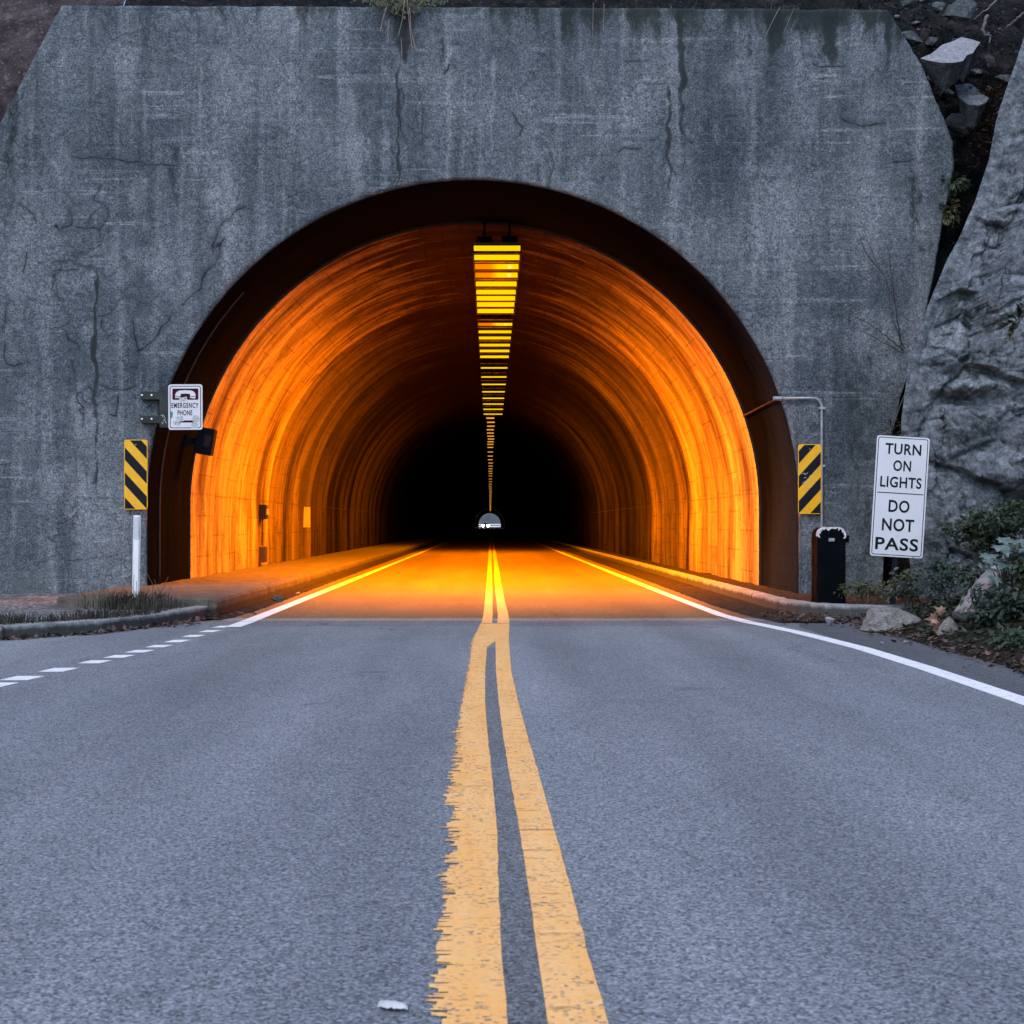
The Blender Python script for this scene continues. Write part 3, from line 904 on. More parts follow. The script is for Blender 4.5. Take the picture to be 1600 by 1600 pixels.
for wpx, pts in cracks_px:
    q = [(P(x, y, Y0).x, P(x, y, Y0).z) for x, y in pts]
    w = wpx/240*.62
    for k, ((ax, az), (bx, bz)) in enumerate(zip(q, q[1:])):
        x0, x1, z0, z1 = min(ax, bx)-.2, max(ax, bx)+.2, min(az, bz)-.2, max(az, bz)+.2
        sel = np.where((xs > x0) & (xs < x1) & (zs > z0) & (zs < z1))
        if not len(sel[0]): continue
        X, Z = xs[sel], zs[sel]
        X, Z = X + .022*vn(X*7, Z*7, 0), Z + .022*vn(X*7, Z*7, 2)
        L = math.hypot(bx-ax, bz-az)
        t = ((X-ax)*(bx-ax)+(Z-az)*(bz-az))/L**2
        tc_ = np.clip(t, 0, 1)
        d = np.hypot(X-ax-tc_*(bx-ax), Z-az-tc_*(bz-az))
        sg = np.where((X-ax)*(bz-az)-(Z-az)*(bx-ax) >= 0, 1.0, -1.0)
        over = np.zeros_like(t)
        if k == 0: over = np.maximum(over, -t*L)
        if k == len(q)-2: over = np.maximum(over, (t-1)*L)
        near = d/w < np.abs(sdist[sel])
        sdist[sel] = np.where(near, sg*np.minimum(d/w, 12), sdist[sel])
        taper = np.clip(1-over/.03, 0, 1)
        cmask[sel] = np.where(near, taper, cmask[sel])
        crack[sel] = np.maximum(crack[sel], np.exp(-(d/w/1.4)**2)*taper)
# soft water marks with their own shape: (photo x, y top, y bottom, width, amount; dark +, pale -)
stain = np.zeros_like(xs)
for sx_, y0_, y1_, w_, a_ in ((1067,5,150,20,1),(1046,150,275,13,.7),(1068,200,300,9,.6),(1210,5,62,50,.9),(1300,5,75,34,.9),(1245,0,40,150,.8),(1385,10,70,24,.9),
        (628,0,62,70,.9),(621,120,290,10,.7),(690,60,100,18,.5),(150,440,720,12,.7),(272,235,430,34,.45),(205,260,420,10,.4),(1295,585,620,70,.5),(1350,560,930,150,.42),(1170,20,110,26,.5),
        (1120,40,130,20,.4),(880,30,110,26,.3),(430,250,330,20,.4),(1430,280,420,50,.5),(20,150,330,40,.5),(960,190,260,90,.35),(800,20,90,120,.35),(1290,150,200,60,.3),(240,690,930,22,.3),
        (355,285,405,34,-.8),(335,310,330,60,-.6),(555,150,290,34,-.7),(345,95,175,60,-.5),(700,80,280,12,-.8),(770,110,200,9,-.8),(655,110,190,9,-.6),(940,120,215,80,-.5),(1180,290,430,26,-.5),
        (480,90,260,36,-.5),(310,120,250,16,-.6),(85,110,170,8,-.7),(225,150,210,12,-.6),(300,170,235,10,-.5),(125,610,680,40,-.6),(870,200,290,40,-.5),(90,220,330,90,-.45),(215,290,345,60,-.5),
        (1240,640,700,30,-.4),(1120,200,260,60,-.35),(60,440,560,60,-.3),(600,200,280,30,-.5)):
    a_p, b_p = P(sx_, y1_, Y0), P(sx_, y0_, Y0)
    hw2 = w_/240
    du = (xs - a_p.x + .035*vn(xs*1.5, zs*2, 0) + .04*vn(xs*6, zs*5, 1) + .02*vn(xs*15, zs*14, 2))/hw2
    dv = np.where(zs > b_p.z, (zs-b_p.z)/.35, np.where(zs < a_p.z, (a_p.z-zs)/.6, 0)) + .35*vn(xs*7, zs*1.5, 3)
    k_ = np.clip(1.15-np.abs(du), 0, 1)*np.clip(1-dv, 0, 1)*(.75+.25*np.clip((zs-a_p.z)/max(.1, b_p.z-a_p.z), 0, 1))
    stain = np.where(np.abs(a_)*k_ > np.abs(stain), a_*k_, stain)
vs = np.empty(((NB+1)*(NA+1), 3))
disp = np.zeros_like(xs)
for j in range(0, NB+1):
    for i in range(NA+1):
        disp[j, i] = noise.noise(Vector((xs[j, i]*1.3, zs[j, i]*1.3, 0)))*.018 + noise.noise(Vector((xs[j, i]*5, zs[j, i]*5, 3)))*.007
edge = np.minimum(1, np.minimum(np.arange(NB+1), NB-np.arange(NB+1))/4.0)[:, None]
rnd_edge = (1-edge)**2*.03
vs[:, 0] = xs.ravel(); vs[:, 2] = zs.ravel()
vs[:, 1] = (Y0 + disp*edge + crack*.005 + rnd_edge).ravel()
W = NA+1
fs = [(j*W+i, (j+1)*W+i, (j+1)*W+i+1, j*W+i+1) for j in range(NB) for i in range(NA)]
hw = MB().add(vs.tolist(), fs)
base = len(hw.v)
# outer and inner returns, .55 m deep
for row in (0, NB):
    ring = [hw.v[row*W+i] for i in range(W)]
    b = len(hw.v)
    hw.v += [(p[0], Y0+.25, p[2]) for p in ring] + [(p[0], Y0+.55, p[2]) for p in ring]
    for i in range(NA):
        a0, a1 = row*W+i, row*W+i+1
        q = [(a0, a1, b+i+1, b+i), (b+i, b+i+1, b+W+i+1, b+W+i)]
        hw.f += q if row == 0 else [t[::-1] for t in q]
hwo = hw.build('headwall', M['wall'], tunnel, smooth=True)
at = hwo.data.attributes.new('crack', 'FLOAT', 'POINT')
at.data.foreach_set('value', np.concatenate([sdist.ravel(), np.full(len(hw.v)-base, 12.0)]).astype(np.float32))
at = hwo.data.attributes.new('crackmask', 'FLOAT', 'POINT')
at.data.foreach_set('value', np.concatenate([cmask.ravel(), np.zeros(len(hw.v)-base)]).astype(np.float32))

at = hwo.data.attributes.new('stain', 'FLOAT', 'POINT')
at.data.foreach_set('value', np.concatenate([stain.ravel(), np.zeros(len(hw.v)-base)]).astype(np.float32))

def vault(name, mat, ya, yb, r, steps, jit=.0):
    pts = arch(96, r)
    m = MB(); vs = []; uvs = []
    for y in steps:
        for (x, z, s_) in pts:
            j = jit*noise.noise(Vector((s_*.8, y*.9, 2))) if y > ya + .1 else 0
            rr = math.hypot(x-TX, max(0, z-SPRING))
            vs.append((x + j*(x-TX)/max(rr, 1), y, z + (j*(z-SPRING)/max(rr, 1) if z > SPRING else 0)))
            uvs.append((s_, y))
    n = len(pts)
    m.add(vs, [(i*n+k, (i+1)*n+k, (i+1)*n+k+1, i*n+k+1) for i in range(len(steps)-1) for k in range(n-1)])
    o = m.build(name, mat, tunnel, smooth=True)
    ul = o.data.uv_layers.new(name='UVMap')
    li = np.empty(len(o.data.loops), dtype=np.int32)
    o.data.loops.foreach_get('vertex_index', li)
    ul.data.foreach_set('uv', np.array(uvs, dtype=np.float32)[li].ravel())
    return o
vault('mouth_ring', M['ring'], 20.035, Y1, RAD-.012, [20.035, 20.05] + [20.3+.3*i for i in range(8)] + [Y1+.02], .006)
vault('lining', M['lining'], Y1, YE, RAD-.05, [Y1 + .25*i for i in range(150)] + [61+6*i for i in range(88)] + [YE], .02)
# narrow step face between ring and lining
st = MB(); pa = arch(96, RAD+.02); pb = arch(96, RAD-.051)
st.add([(a[0], Y1, a[1]) for a in pa] + [(b[0], Y1-.002, b[1]) for b in pb], [(i, i+1, 98+i, 97+i) for i in range(96)])
st.build('lining_edge', M['brown'], tunnel)
# thin drain pipe up the left of the mouth ring
dp = arch(60, RAD-.04)
MB().tube([(p[0], 20.62, p[1]) for p in dp[1:18]], .014, 6).build('drain_pipe', M['brown'], tunnel, smooth=True)

# ------------------------------------------------------------------ tunnel lamps along the crown
def make_lamp(wide=True):
    W_ = .68 if wide else .30
    root = empty('tunnel_lamp', (0, 0, 0))
    h = MB()
    d = .34
    h.box(-W_/2-.02, W_/2+.02, -.034, d, .13, .155)
    h.build('housing', M['housing'], root, bevel=.004)
    MB().box(-W_/2-.02, W_/2+.02, -.034, -.02, .0, .129).build('front_panel', M['lamp_dark'], root)  # added visor, shaped to hide the recessed light and cut its spill
    for sx in (-1, 1):
        MB().box(sx*(W_/2+.012)-.006, sx*(W_/2+.012)+.006, -.019, d, .06, .129).build('side_panel', M['housing'], root)
    for sx in (-1, 1):
        hx = W_*.27
        MB().plate((Vector((sx*hx, .12, 0)), Vector((1,0,0)), Vector((0,0,1)), Vector((0,-1,0))),
                   [(-hx*.62,.156),(hx*.62,.156),(hx*.62,.27),(.015,.27),(.015,.5),(-.015,.5),(-.015,.27),(-hx*.62,.27)], 0, .03).build('hanger', M['lamp_dark'], root)
    l = MB()
    # lens panel leaning forward, facing the road and the tunnel mouth
    l.add([(-W_/2,-.037,.108),(W_/2,-.037,.108),(W_/2,-.037,.030),(-W_/2,-.037,.030)], [(3,2,1,0)])
    lo = l.build('lens', M['lens'] if wide else M['lens_s'], root)
    if not wide: lo.scale = (1, 1, .6)
    ul = lo.data.uv_layers.new(name='UVMap')
    for p in lo.data.polygons:
        for li in p.loop_indices:
            v = lo.data.vertices[lo.data.loops[li].vertex_index].co
            ul.data[li].uv = ((v.x/W_)+.5, (v.z+.02)/.135)
    return root

def copy_tree(o, parent=None):
    c = o.copy()
    COL.objects.link(c)
    c.parent = parent
    for ch in list(o.children):
        copy_tree(ch, c)
    return c

ORD = ['first','second','third','fourth','fifth','sixth','seventh','eighth','ninth','tenth','eleventh','twelfth','thirteenth','fourteenth','fifteenth','sixteenth','seventeenth','eighteenth','nineteenth','twentieth','twenty-first','twenty-second','twenty-third']
lamp_y = [396,410,424,437,450.5,463,472.5,482,492,511,522.5,532,543,552,561,577,591,602.5,614,624,633,641,648.5]
LZ, LX = 4.97, .10
proto = make_lamp(True)
proto_s = make_lamp(False)
for i, py in enumerate(lamp_y):
    Y = (LZ-H)*F/(VY-py)
    o = proto if i == 0 else copy_tree(proto)
    o.location = (LX, Y, LZ)
    half = i in (2, 3, 9)
    dim = ', left half dull orange' if half else (', glowing yellow' if i < 15 else ', a thin amber line')
    tag(o, f'wide tunnel lamp, {ORD[i]} in the row from the mouth{dim}', 'lamp', 'wide lamps along the tunnel crown')
    for ch in o.children:
        if ch.name.startswith('lens'):
            if half:
                ch.material_slots[0].link = 'OBJECT'
                ch.material_slots[0].material = M['lens_d']
            elif i not in (1, 4, 5, 7, 8):
                ch.material_slots[0].link = 'OBJECT'
                ch.material_slots[0].material = M['lens_p']
            if i >= 15:
                ch.scale = (1, 1, .45)
            elif i >= 9:
                ch.scale = (1, 1, .72)
    ld = bpy.data.lights.new('lamp_light', 'AREA')
    ld.shape, ld.size, ld.size_y = 'RECTANGLE', .58, .07
    ld.color = (1.0, .228, .0)
    ld.energy = (240 if i < 1 else 200 if i < 4 else 80 if i < 9 else 7 if i < 15 else 1.2) * (.7 if half else 1)
    lo = bpy.data.objects.new('lamp_light', ld)
    COL.objects.link(lo)
    lo.parent = o
    lo.location = (0, .13, .118)          # recessed: the front panel is its visor
    lo.rotation_euler = (R(8), 0, 0)
ys_small = [57.8 + 2.35*i for i in range(9)] + [82.0 + 5.2*i for i in range(9)] + [130 + 8.5*i for i in range(40)]
first = True
for Y in ys_small:
    o = proto_s if first else copy_tree(proto_s)
    first = False
    o.location = (.02 + .02*random.uniform(-1, 1), Y, LZ + (.12 if Y > 80 else 0))
    tag(o, 'small dim amber lamp in the row receding deep into the dark tunnel', 'lamp', 'small lamps receding into the dark')

# things fixed inside the tunnel on the left
def wall_x(z, side, r=RAD-.05):
    hw_ = r if z < SPRING else math.sqrt(max(0, r*r-(z-SPRING)**2))
    return TX + side*hw_
b = P(322, 690, 22.0)
bx = empty('speaker_box', (b.x, 22.0, b.z), 'dark square box on a bracket beside the emergency phone sign, against orange light', 'box')
fr0 = frame((b.x, 21.85, b.z), R(10))
MB().plate(fr0, [(-.125,-.19),(.125,-.19),(.125,.19),(-.125,.19)], -.22, .0).build('case', M['black'], bx, bevel=.01)
MB().plate(fr0, [(-.0,-.07),(.09,-.07),(.09,.09),(-.0,.09)], .001, .006).build('face_plate', M['brown'], bx)
MB().box(wall_x(b.z, -1)-.05, b.x-.08, 21.93, 22.0, b.z-.05, b.z+.05).build('bracket', M['black'], bx)

ph = P(450, 800, 29.5)
px_ = wall_x(ph.z, -1)
pb_ = empty('wall_phone_box', (px_, 29.5, .2), 'small dark phone box with conduit to a lower box, on the lit tunnel wall', 'phone')
MB().box(px_-.03, px_+.14, 29.35, 29.65, ph.z-.14, ph.z+.14).build('phone_case', M['black'], pb_, bevel=.01)
MB().box(px_+.14, px_+.17, 29.40, 29.60, ph.z-.06, ph.z+.06).build('handset', M['steel'], pb_, bevel=.008)
MB().tube([(px_+.05, 29.5, ph.z-.14), (px_+.05, 29.5, .6)], .013, 6).build('conduit', M['black'], pb_)
MB().box(px_-.03, px_+.13, 29.38, 29.62, .28, .58).build('junction_box', M['brown'], pb_, bevel=.01)
q = P(500, 808, 36.5)
qx = wall_x(q.z, -1)
nb = MB().box(qx-.03, qx+.15, 36.49, 36.51, q.z-.24, q.z+.24).build('plate_sign', M['amber'], origin=(qx, 36.5, q.z-.24), bevel=.003)
tag(nb, 'small plain upright plate standing out from the left tunnel wall beyond the phone box', 'plate')

# ------------------------------------------------------------------ hillside behind the headwall
def hill_pt(x, t):
    # t: 0 foot .. 1 top ; face steep up to the coping level then leaning back
    if t < .5:
        z = -.2 + t/.5*7.5; y = 20.62
    else:
        k = (t-.5)/.5
        z = 7.3 + k*13; y = 20.62 + k*13*1.0
    if x > 5: y += min(1, (x-5))*.55*min(1, max(0, (z-1)/2))
    nn = fbm(x*.8, z*.8, 3, 5)
    rg_ = 2.0 if x > 4.8 else 1.0
    y += rg_*(.20*nn + .10*fbm(x*3, z*3, 8, 4)) if z > 6.2 or abs(x) > 5 else .02*nn
    if abs(x) > 8: y -= (abs(x)-8)*.75
    return (x, max(y, 20.57) if abs(x) < 8 else y, z)
def hill_part(name, mat, xa, xb, nx, nt):
    m = MB(); vs = [hill_pt(lerp(xa, xb, i/(nx-1)), j/(nt-1)) for i in range(nx) for j in range(nt)]
    fs = []
    for i in range(nx-1):
        for j in range(nt-1):
            c = [vs[a] for a in (i*nt+j, (i+1)*nt+j, (i+1)*nt+j+1, i*nt+j+1)]
            if all(abs(p[0]-TX) < 4.9 and p[2] < 6.2 for p in c): continue
            fs.append((i*nt+j, (i+1)*nt+j, (i+1)*nt+j+1, i*nt+j+1))
    m.add(vs, fs)
    return tag(m.build(name, mat, smooth=True), kind='structure')
hill_part('hillside', M['hill'], -5.2, 32, 320, 170)
hill_part('rock_face', M['red'], -32, -5.2, 180, 120)
# far hill and rail seen through the far mouth
m = MB(); vs = []
for i in range(60):
    for j in range(14):
        x = -400 + 800*i/59; z = -2 + 150*(j/13)
        vs.append((x + 60, 800 + z*.8 + 12*fbm(x*.03, z*.04, 1), z))
m.add(vs, [(i*14+j, (i+1)*14+j, (i+1)*14+j+1, i*14+j+1) for i in range(59) for j in range(13)])
tag(m.build('far_hill', M['farhill'], smooth=True), kind='structure')
gr = empty('guard_rail', (0, 640, 0), 'white guard rail across the road beyond the far tunnel mouth', 'guard rail')
m = MB()
for z0, z1 in ((.1, .55), (.95, 1.3)):
    m.box(-9, 12, 640, 640.2, z0, z1)
m.build('rail', M['rail'], gr)
for k in range(6):
    MB().box(-8+4*k, -7.7+4*k, 640.25, 640.5, -.05, 1.35).build('post', M['rail'], gr)

# ------------------------------------------------------------------ car far down the tunnel
CY = 440.0
cx = (758.7-VX)*CY/F
car = empty('oncoming_car', (cx, CY, 0), 'distant dark car with two bright headlights coming through the far end of the tunnel', 'car')
m = MB()
prof = [(-2.1,.35),(-2.15,.7),(-2.0,.92),(-.9,1.02),(-.2,1.48),(1.2,1.5),(2.0,1.05),(2.2,.95),(2.2,.35)]
k = len(prof)
vs = [(cx + s*(.88 if z < 1.1 else .68), CY + 2.1 + y, z) for s in (-1, 1) for y, z in prof]
m.add(vs, [tuple(range(k)), tuple(range(2*k-1, k-1, -1))] + [(i, k+i, k+(i+1) % k, (i+1) % k) for i in range(k)])
m.build('body', M['car'], car, bevel=.06)
MB().add([(cx-.66, CY+1.19, 1.05), (cx+.66, CY+1.19, 1.05), (cx+.58, CY+1.86, 1.45), (cx-.58, CY+1.86, 1.45)], [(0,1,2,3)]).build('windscreen', M['glass'], car)
for s in (-1, 1):
    c = Vector((cx + s*.66, CY-.06, .72))
    MB().tube([c, c + Vector((0, .08, 0))], .30, 14).build('headlight', M['head'], car)  # discs oversized to stand in for headlight glare
    for yy in (.75, 3.3):
        w_ = MB().tube([(cx + s*.72, CY+yy, .33), (cx + s*.92, CY+yy, .33)], .33, 16).build('wheel', M['tyre'], car)

# ------------------------------------------------------------------ signs and fittings on the headwall
# emergency phone sign
YS = 19.86
c = P(289.7, 636, YS)
es = empty('emergency_phone_sign', (c.x, YS, c.z), 'white and maroon emergency phone sign with stickers, on a dark bracket left of the arch', 'sign')
fr1 = frame(c, R(-.3))
SW, SH = 53.5*YS/F, 71*YS/F
MB().plate(fr1, rrect(SW, SH, .035), -.004, .0).build('panel', M['sign'], es)
u = SW/580.0   # units of the enlarged view: 580 x 780
def ez(x, y): return ((x-955)*u, (600-y)*u)
MB().ring_plate(fr1, rrect(SW-.04, SH-.04, .028), rrect(SW-.058, SH-.058, .022), .0, .0012).build('border', M['maroon'], es)
m = MB()
pc = ez(956, 382)
m.plate(fr1, [(pc[0]+a, pc[1]+b_) for a, b_ in rrect(440*u, 190*u, .012)], 0, .0012)
m.build('phone_panel', M['maroon'], es)
m = MB()
arc_o, arc_i = [], []
def quad(poly): m.plate(fr1, [ez(*p) for p in poly], .0, .0024)
top = [(782,410),(790,370),(815,338),(860,320),(955,314),(1050,320),(1098,338),(1122,370),(1132,412)]
bot = [(872,420),(876,378),(882,376),(900,374),(955,372),(1010,374),(1028,376),(1034,378),(1036,418)]
for i in range(8):
    quad([top[i], bot[i], bot[i+1], top[i+1]])
quad([(780,420),(783,447),(870,440),(872,430)]); quad([(1036,428),(1034,446),(1118,458),(1132,424)])
m.build('handset_symbol', M['sign'], es)
m = MB()
text_plate(m, fr1, 'EMERGENCY', *ez(948, 573), 455*u, 90*u, .0016, .024)
text_plate(m, fr1, 'PHONE', *ez(947, 697), 252*u, 90*u, .0016, .024)
m.build('lettering', M['maroon'], es)
m = MB()
quad2 = lambda poly, d: m.plate(fr1, [ez(*p) for p in poly], 0, d)
quad2([(850,826),(1098,826),(1098,862),(850,862)], .0012); quad2([(862,800),(862,905),(795,848)], .0014)
m.build('arrow', M['maroon'], es)
for poly, mt, marks in (([(845,452),(978,422),(992,488),(872,520)], 'sticker', 5), ([(785,760),(912,748),(930,835),(800,852)], 'sticker', 5),
                        ([(738,835),(858,850),(848,915),(760,905)], 'sticker', 4), ([(1048,865),(1168,868),(1165,958),(1045,955)], 'sticker', 5)):
    m = MB(); quad2(poly, .0026); so = m.build('sticker', M[mt], es)
    m = MB()
    a, b_, c_, d_ = [Vector(ez(*p)) for p in poly]
    rs = random.Random(len(poly)*7+poly[0][0])
    for k in range(marks*3):
        s0, t0 = rs.uniform(.1,.85), rs.uniform(.15,.8)
        p = a.lerp(b_, s0).lerp(d_.lerp(c_, s0), t0)
        w_, h_ = rs.choice(((.012,.0025),(.003,.012),(.008,.003)))
        m.plate(fr1, [(p.x,p.y),(p.x+w_,p.y+.001),(p.x+w_,p.y+h_),(p.x,p.y+h_)], .0026, .0032)
    m.build('scribble', M['black'], so)
m = MB(); cc = ez(1130, 800)
m.plate(fr1, [(cc[0]+.05*1.0*math.cos(t*.52), cc[1]+.05*math.sin(t*.52)) for t in range(12)], 0, .0028); so = m.build('sticker', M['sticker'], es)
m = MB()
m.ring_plate(fr1, [(cc[0]+.042*math.cos(t*.52), cc[1]+.042*math.sin(t*.52)) for t in range(12)], [(cc[0]+.035*math.cos(t*.52), cc[1]+.035*math.sin(t*.52)) for t in range(12)], .0028, .0034)
m.plate(fr1, [(cc[0]-.018,cc[1]-.02),(cc[0]-.006,cc[1]-.02),(cc[0]-.006,cc[1]+.02),(cc[0]-.018,cc[1]+.02)], .0028, .0034)
m.plate(fr1, [(cc[0]+.006,cc[1]-.02),(cc[0]+.018,cc[1]-.016),(cc[0]+.01,cc[1]+.02),(cc[0]+.002,cc[1]+.014)], .0028, .0034)
m.build('scribble', M['steel'], so)
m = MB(); quad2([(700,690),(722,662),(742,700),(738,760),(712,800),(695,750)], .0026); m.build('sticker', M['teal'], es)
# bracket: plate behind the sign and two arms bolted to the wall
def wbox(mb, x0, y0, x1, y1, ya, yb):
    a, b_ = P(x0, y1, YS), P(x1, y0, YS)
    mb.box(a.x, b_.x, ya, yb, a.z, b_.z)
m = MB(); wbox(m, 249, 603, 300, 668, YS+.006, YS+.03); br = m.build('bracket_plate', M['bracket'], es, bevel=.003)
for y0, y1 in ((611.5,624),(649,661)):
    m = MB(); wbox(m, 219, y0, 250, y1, YS+.01, 20.0); ar = m.build('bracket_arm', M['bracket'], es, bevel=.003)
    for bxp in (221.8, 236.8):
        p = P(bxp, (y0+y1)/2-.6, YS)
        MB().tube([(p.x, YS+.01, p.z), (p.x, YS-.004, p.z)], .012, 10).build('bolt', M['bolt'], ar)
rs = random.Random(5)
m = MB()
for k in range(9):
    a = P(251+rs.uniform(0,6), 646+rs.uniform(0,14), YS); b2 = a + Vector((rs.uniform(-.02,.03), 0, rs.uniform(-.06,.0)))
    m.tube([(a.x, YS+.004, a.z), (b2.x, YS+.004, b2.z)], .0028, 4)
m.build('scratched_mark', M['scratch'], br)

# object markers
def marker(px0, py0, px1, py1, Y, flip, label):
    a, b_ = P(px0, py1, Y), P(px1, py0, Y)
    c = (a+b_)/2
    w, h = b_.x-a.x, b_.z-a.z
    root = empty('object_marker', (c.x, Y, a.z), label, 'marker sign', 'striped markers on the headwall')
    fr = frame(c)
    MB().plate(fr, rrect(w, h, .03), -.004, 0).build('panel', M['amber'], root)
    m = MB()
    per, sl = h*.358, 1.08*h*.358/w*.95
    w2, h2 = w-.018, h-.018
    for k in range(-3, 5):
        y0 = -h/2 + k*per + (per*.02)
        pl = [(-w2/2, y0 + sl*w2), (w2/2, y0), (w2/2, y0+per/2), (-w2/2, y0+per/2 + sl*w2)]
        if flip: pl = [(-p[0], p[1]) for p in pl][::-1]
        pl = clip_v(pl, -h2/2, h2/2)
        if len(pl) > 2: m.plate(fr, pl, 0, .0015)
    m.build('stripes', M['black'], root)
    for s in (-1, 1):
        p = c + Vector((0, 0, s*h*.43))
        MB().tube([(p.x, Y, p.z), (p.x, Y-.005, p.z)], .008, 8).build('bolt', M['steel'], root)
    return root, fr, w, h
mk1 = marker(194, 687, 230.5, 796, 19.93, False, 'clean black and yellow striped marker on the wall above the white post')
mk2 = marker(1247, 694, 1283.5, 803, 19.93, True, 'black and yellow striped marker scrawled with white graffiti, on the wall by the grey conduit')
rs = random.Random(11); m = MB()
for k in range(14):
    p0 = (rs.uniform(-.09,.09), rs.uniform(-.12,.13)); pts = [p0]
    for _ in range(2): pts.append((pts[-1][0]+rs.uniform(-.035,.035), pts[-1][1]+rs.uniform(-.03,.03)))
    o_, u_, v_, n_ = mk2[1]
    m.tube([o_ + u_*p[0] + v_*p[1] + n_*.002 for p in pts], .0032, 4)
m.build('graffiti', M['scratch'], mk2[0])

# galvanised conduit to the cabinet
YC = 19.955
cp = [P(1284, 830, YC), P(1284, 652, YC)]
cen = P(1270, 636, YC)
r_ = 14*YC/F
for i in range(1, 8):
    a = R(90*i/8); cp.append(Vector((cen.x + r_*math.cos(a), YC, cen.z + r_*math.sin(a))))
cp += [P(1270, 622, YC), P(1214, 622.5, YC)]
cd = empty('conduit_pipe', (cp[0].x, YC, .1), 'thin grey conduit pipe bending from the arch down to the black cabinet', 'pipe')
MB().tube([(cp[0].x, YC, .12)] + cp, .019, 10).build('pipe', M['steel'], cd, smooth=True)
zz = cp[-1].z
e = cp[-1]
inx = wall_x(zz, 1, RAD)
arm = [e, Vector((inx+.02, 19.94, zz+.0)), Vector((inx-.05, 20.05, zz-.01))]
for k in range(1, 7):
    y = lerp(20.2, 22.75, k/6); z = zz + .0 - .03*k/6
    arm.append(Vector((wall_x(z, 1, RAD-.012)-.03, y, z)))
MB().tube(arm, .016, 8).build('pipe_tail', M['rusty'], cd, smooth=True)
MB().tube([e + Vector((-.05,0,0)), e + Vector((.06,0,0))], .028, 10).build('coupling', M['steel'], cd)
for zt in (.95, 1.75, 2.5):
    MB().box(cp[0].x-.04, cp[0].x+.04, YC-.024, YC+.05, zt, zt+.03).build('strap', M['steel'], cd)

# black cabinet
YB = 17.1
a, b_ = P(1277.5, 947, YB), P(1321.5, 824, YB)
w, zb, zt = b_.x-a.x, .06, b_.z
cb = empty('roadside_cabinet', ((a.x+b_.x)/2, YB+.16, zb), 'tall narrow black metal cabinet with rounded top and peeling white paint, by the right kerb', 'cabinet')
def cab_poly(inset=0, z0=zb, z1=zt):
    r = .085
    x0, x1 = a.x+inset, b_.x-inset
    out = [(x0, z0), (x1, z0)]
    for i in range(7): t = R(90*i/6); out.append((x1-r+r*math.cos(t), z1-r+r*math.sin(t)))
    for i in range(7): t = R(90+90*i/6); out.append((x0+r+r*math.cos(t), z1-r+r*math.sin(t)))
    return out
fo = (Vector((0, YB, 0)), Vector((1,0,0)), Vector((0,0,1)), Vector((0,-1,0)))
MB().plate(fo, cab_poly(), -.32, 0).build('body', M['cab'], cb, bevel=.006)
MB().plate(fo, [(a.x+.03,zb+.04),(b_.x-.03,zb+.04),(b_.x-.03,zt-.10),(a.x+.03,zt-.10)], 0, .006).build('door', M['cab'], cb, bevel=.002)
MB().box(a.x-.006, a.x, YB, YB+.3, zb+.02, zt-.1).build('side_panel', M['cab'], cb)
# peeled cap along the rounded top, ragged lower edge
m = MB(); rs = random.Random(8); vs = []; fs = []
pl = cab_poly()[2:]
pl = [(b_.x-.0, zt-.085-.03)] + pl + [(a.x, zt-.085-.015)]
den = []
for p, q2 in zip(pl, pl[1:]):
    for i in range(5): den.append((lerp(p[0], q2[0], i/5), lerp(p[1], q2[1], i/5)))
den.append(pl[-1])
ctr = ((a.x+b_.x)/2, zt-.2)
for p in den:
    dx, dz = p[0]-ctr[0], p[1]-ctr[1]; l = math.hypot(dx, dz)
    wd = .006 + .022*max(0, .5+noise.noise(Vector((p[0]*60, p[1]*60, 0)))) + .012*rs.random()
    vs += [(p[0]+dx/l*.003, YB+.08, p[1]+dz/l*.003), (p[0]+dx/l*.003, YB-.003, p[1]+dz/l*.003), (p[0]-dx/l*wd, YB-.003, p[1]-dz/l*wd)]
fs = [(3*i+k, 3*i+k+1, 3*i+4+k, 3*i+3+k) for i in range(len(den)-1) for k in range(2)]
m.add(vs, fs).build('peeled_cap', M['peel'], cb)
MB().box((a.x+b_.x)/2-.035, (a.x+b_.x)/2+.03, YB-.009, YB-.006, zt-.155, zt-.12).build('label_plate', M['steel'], cb)
MB().box(b_.x+.001, b_.x+.05, YB+.05, YB+.15, zt-.17, zt-.09).build('latch', M['cab'], cb, bevel=.006)

# white delineator post
YP = 16.7
a, b_ = P(207, 945, YP), P(219, 805, YP)
dl_ = empty('delineator_post', ((a.x+b_.x)/2, YP, .09), 'slim white plastic delineator post standing in grass at the left kerb', 'post')
m = MB(); zt = b_.z; lean = .016
w = .083; vs = []
prof = [(-w/2,0),(-w*.3,-.02),(w*.3,-.02),(w/2,0),(w*.3,.008),(-w*.3,.008)]
cxp = (a.x+b_.x)/2
for z in (.05, zt-.26, zt-.012, zt):
    t = (z-.05)/(zt-.05); k = .9 if z == zt else 1
    vs += [(cxp - lean*(.5-t) + x*k, YP+y, z) for x, y in prof]
m.add(vs, [(i*6+k, i*6+(k+1) % 6, (i+1)*6+(k+1) % 6, (i+1)*6+k) for i in range(3) for k in range(6)] + [tuple(range(18,24))])
m.build('post', M['post'], dl_)
m = MB(); m.add([(cxp + .005 + x, YP+y-.003, z) for z in (zt-.26, zt-.02) for x, y in ((-w*.42,-.006),(-w*.29,-.0205),(w*.29,-.0205),(w*.42,-.006))], [(0,1,5,4),(1,2,6,5),(2,3,7,6)])
m.build('reflective_band', M['post_b'], dl_)

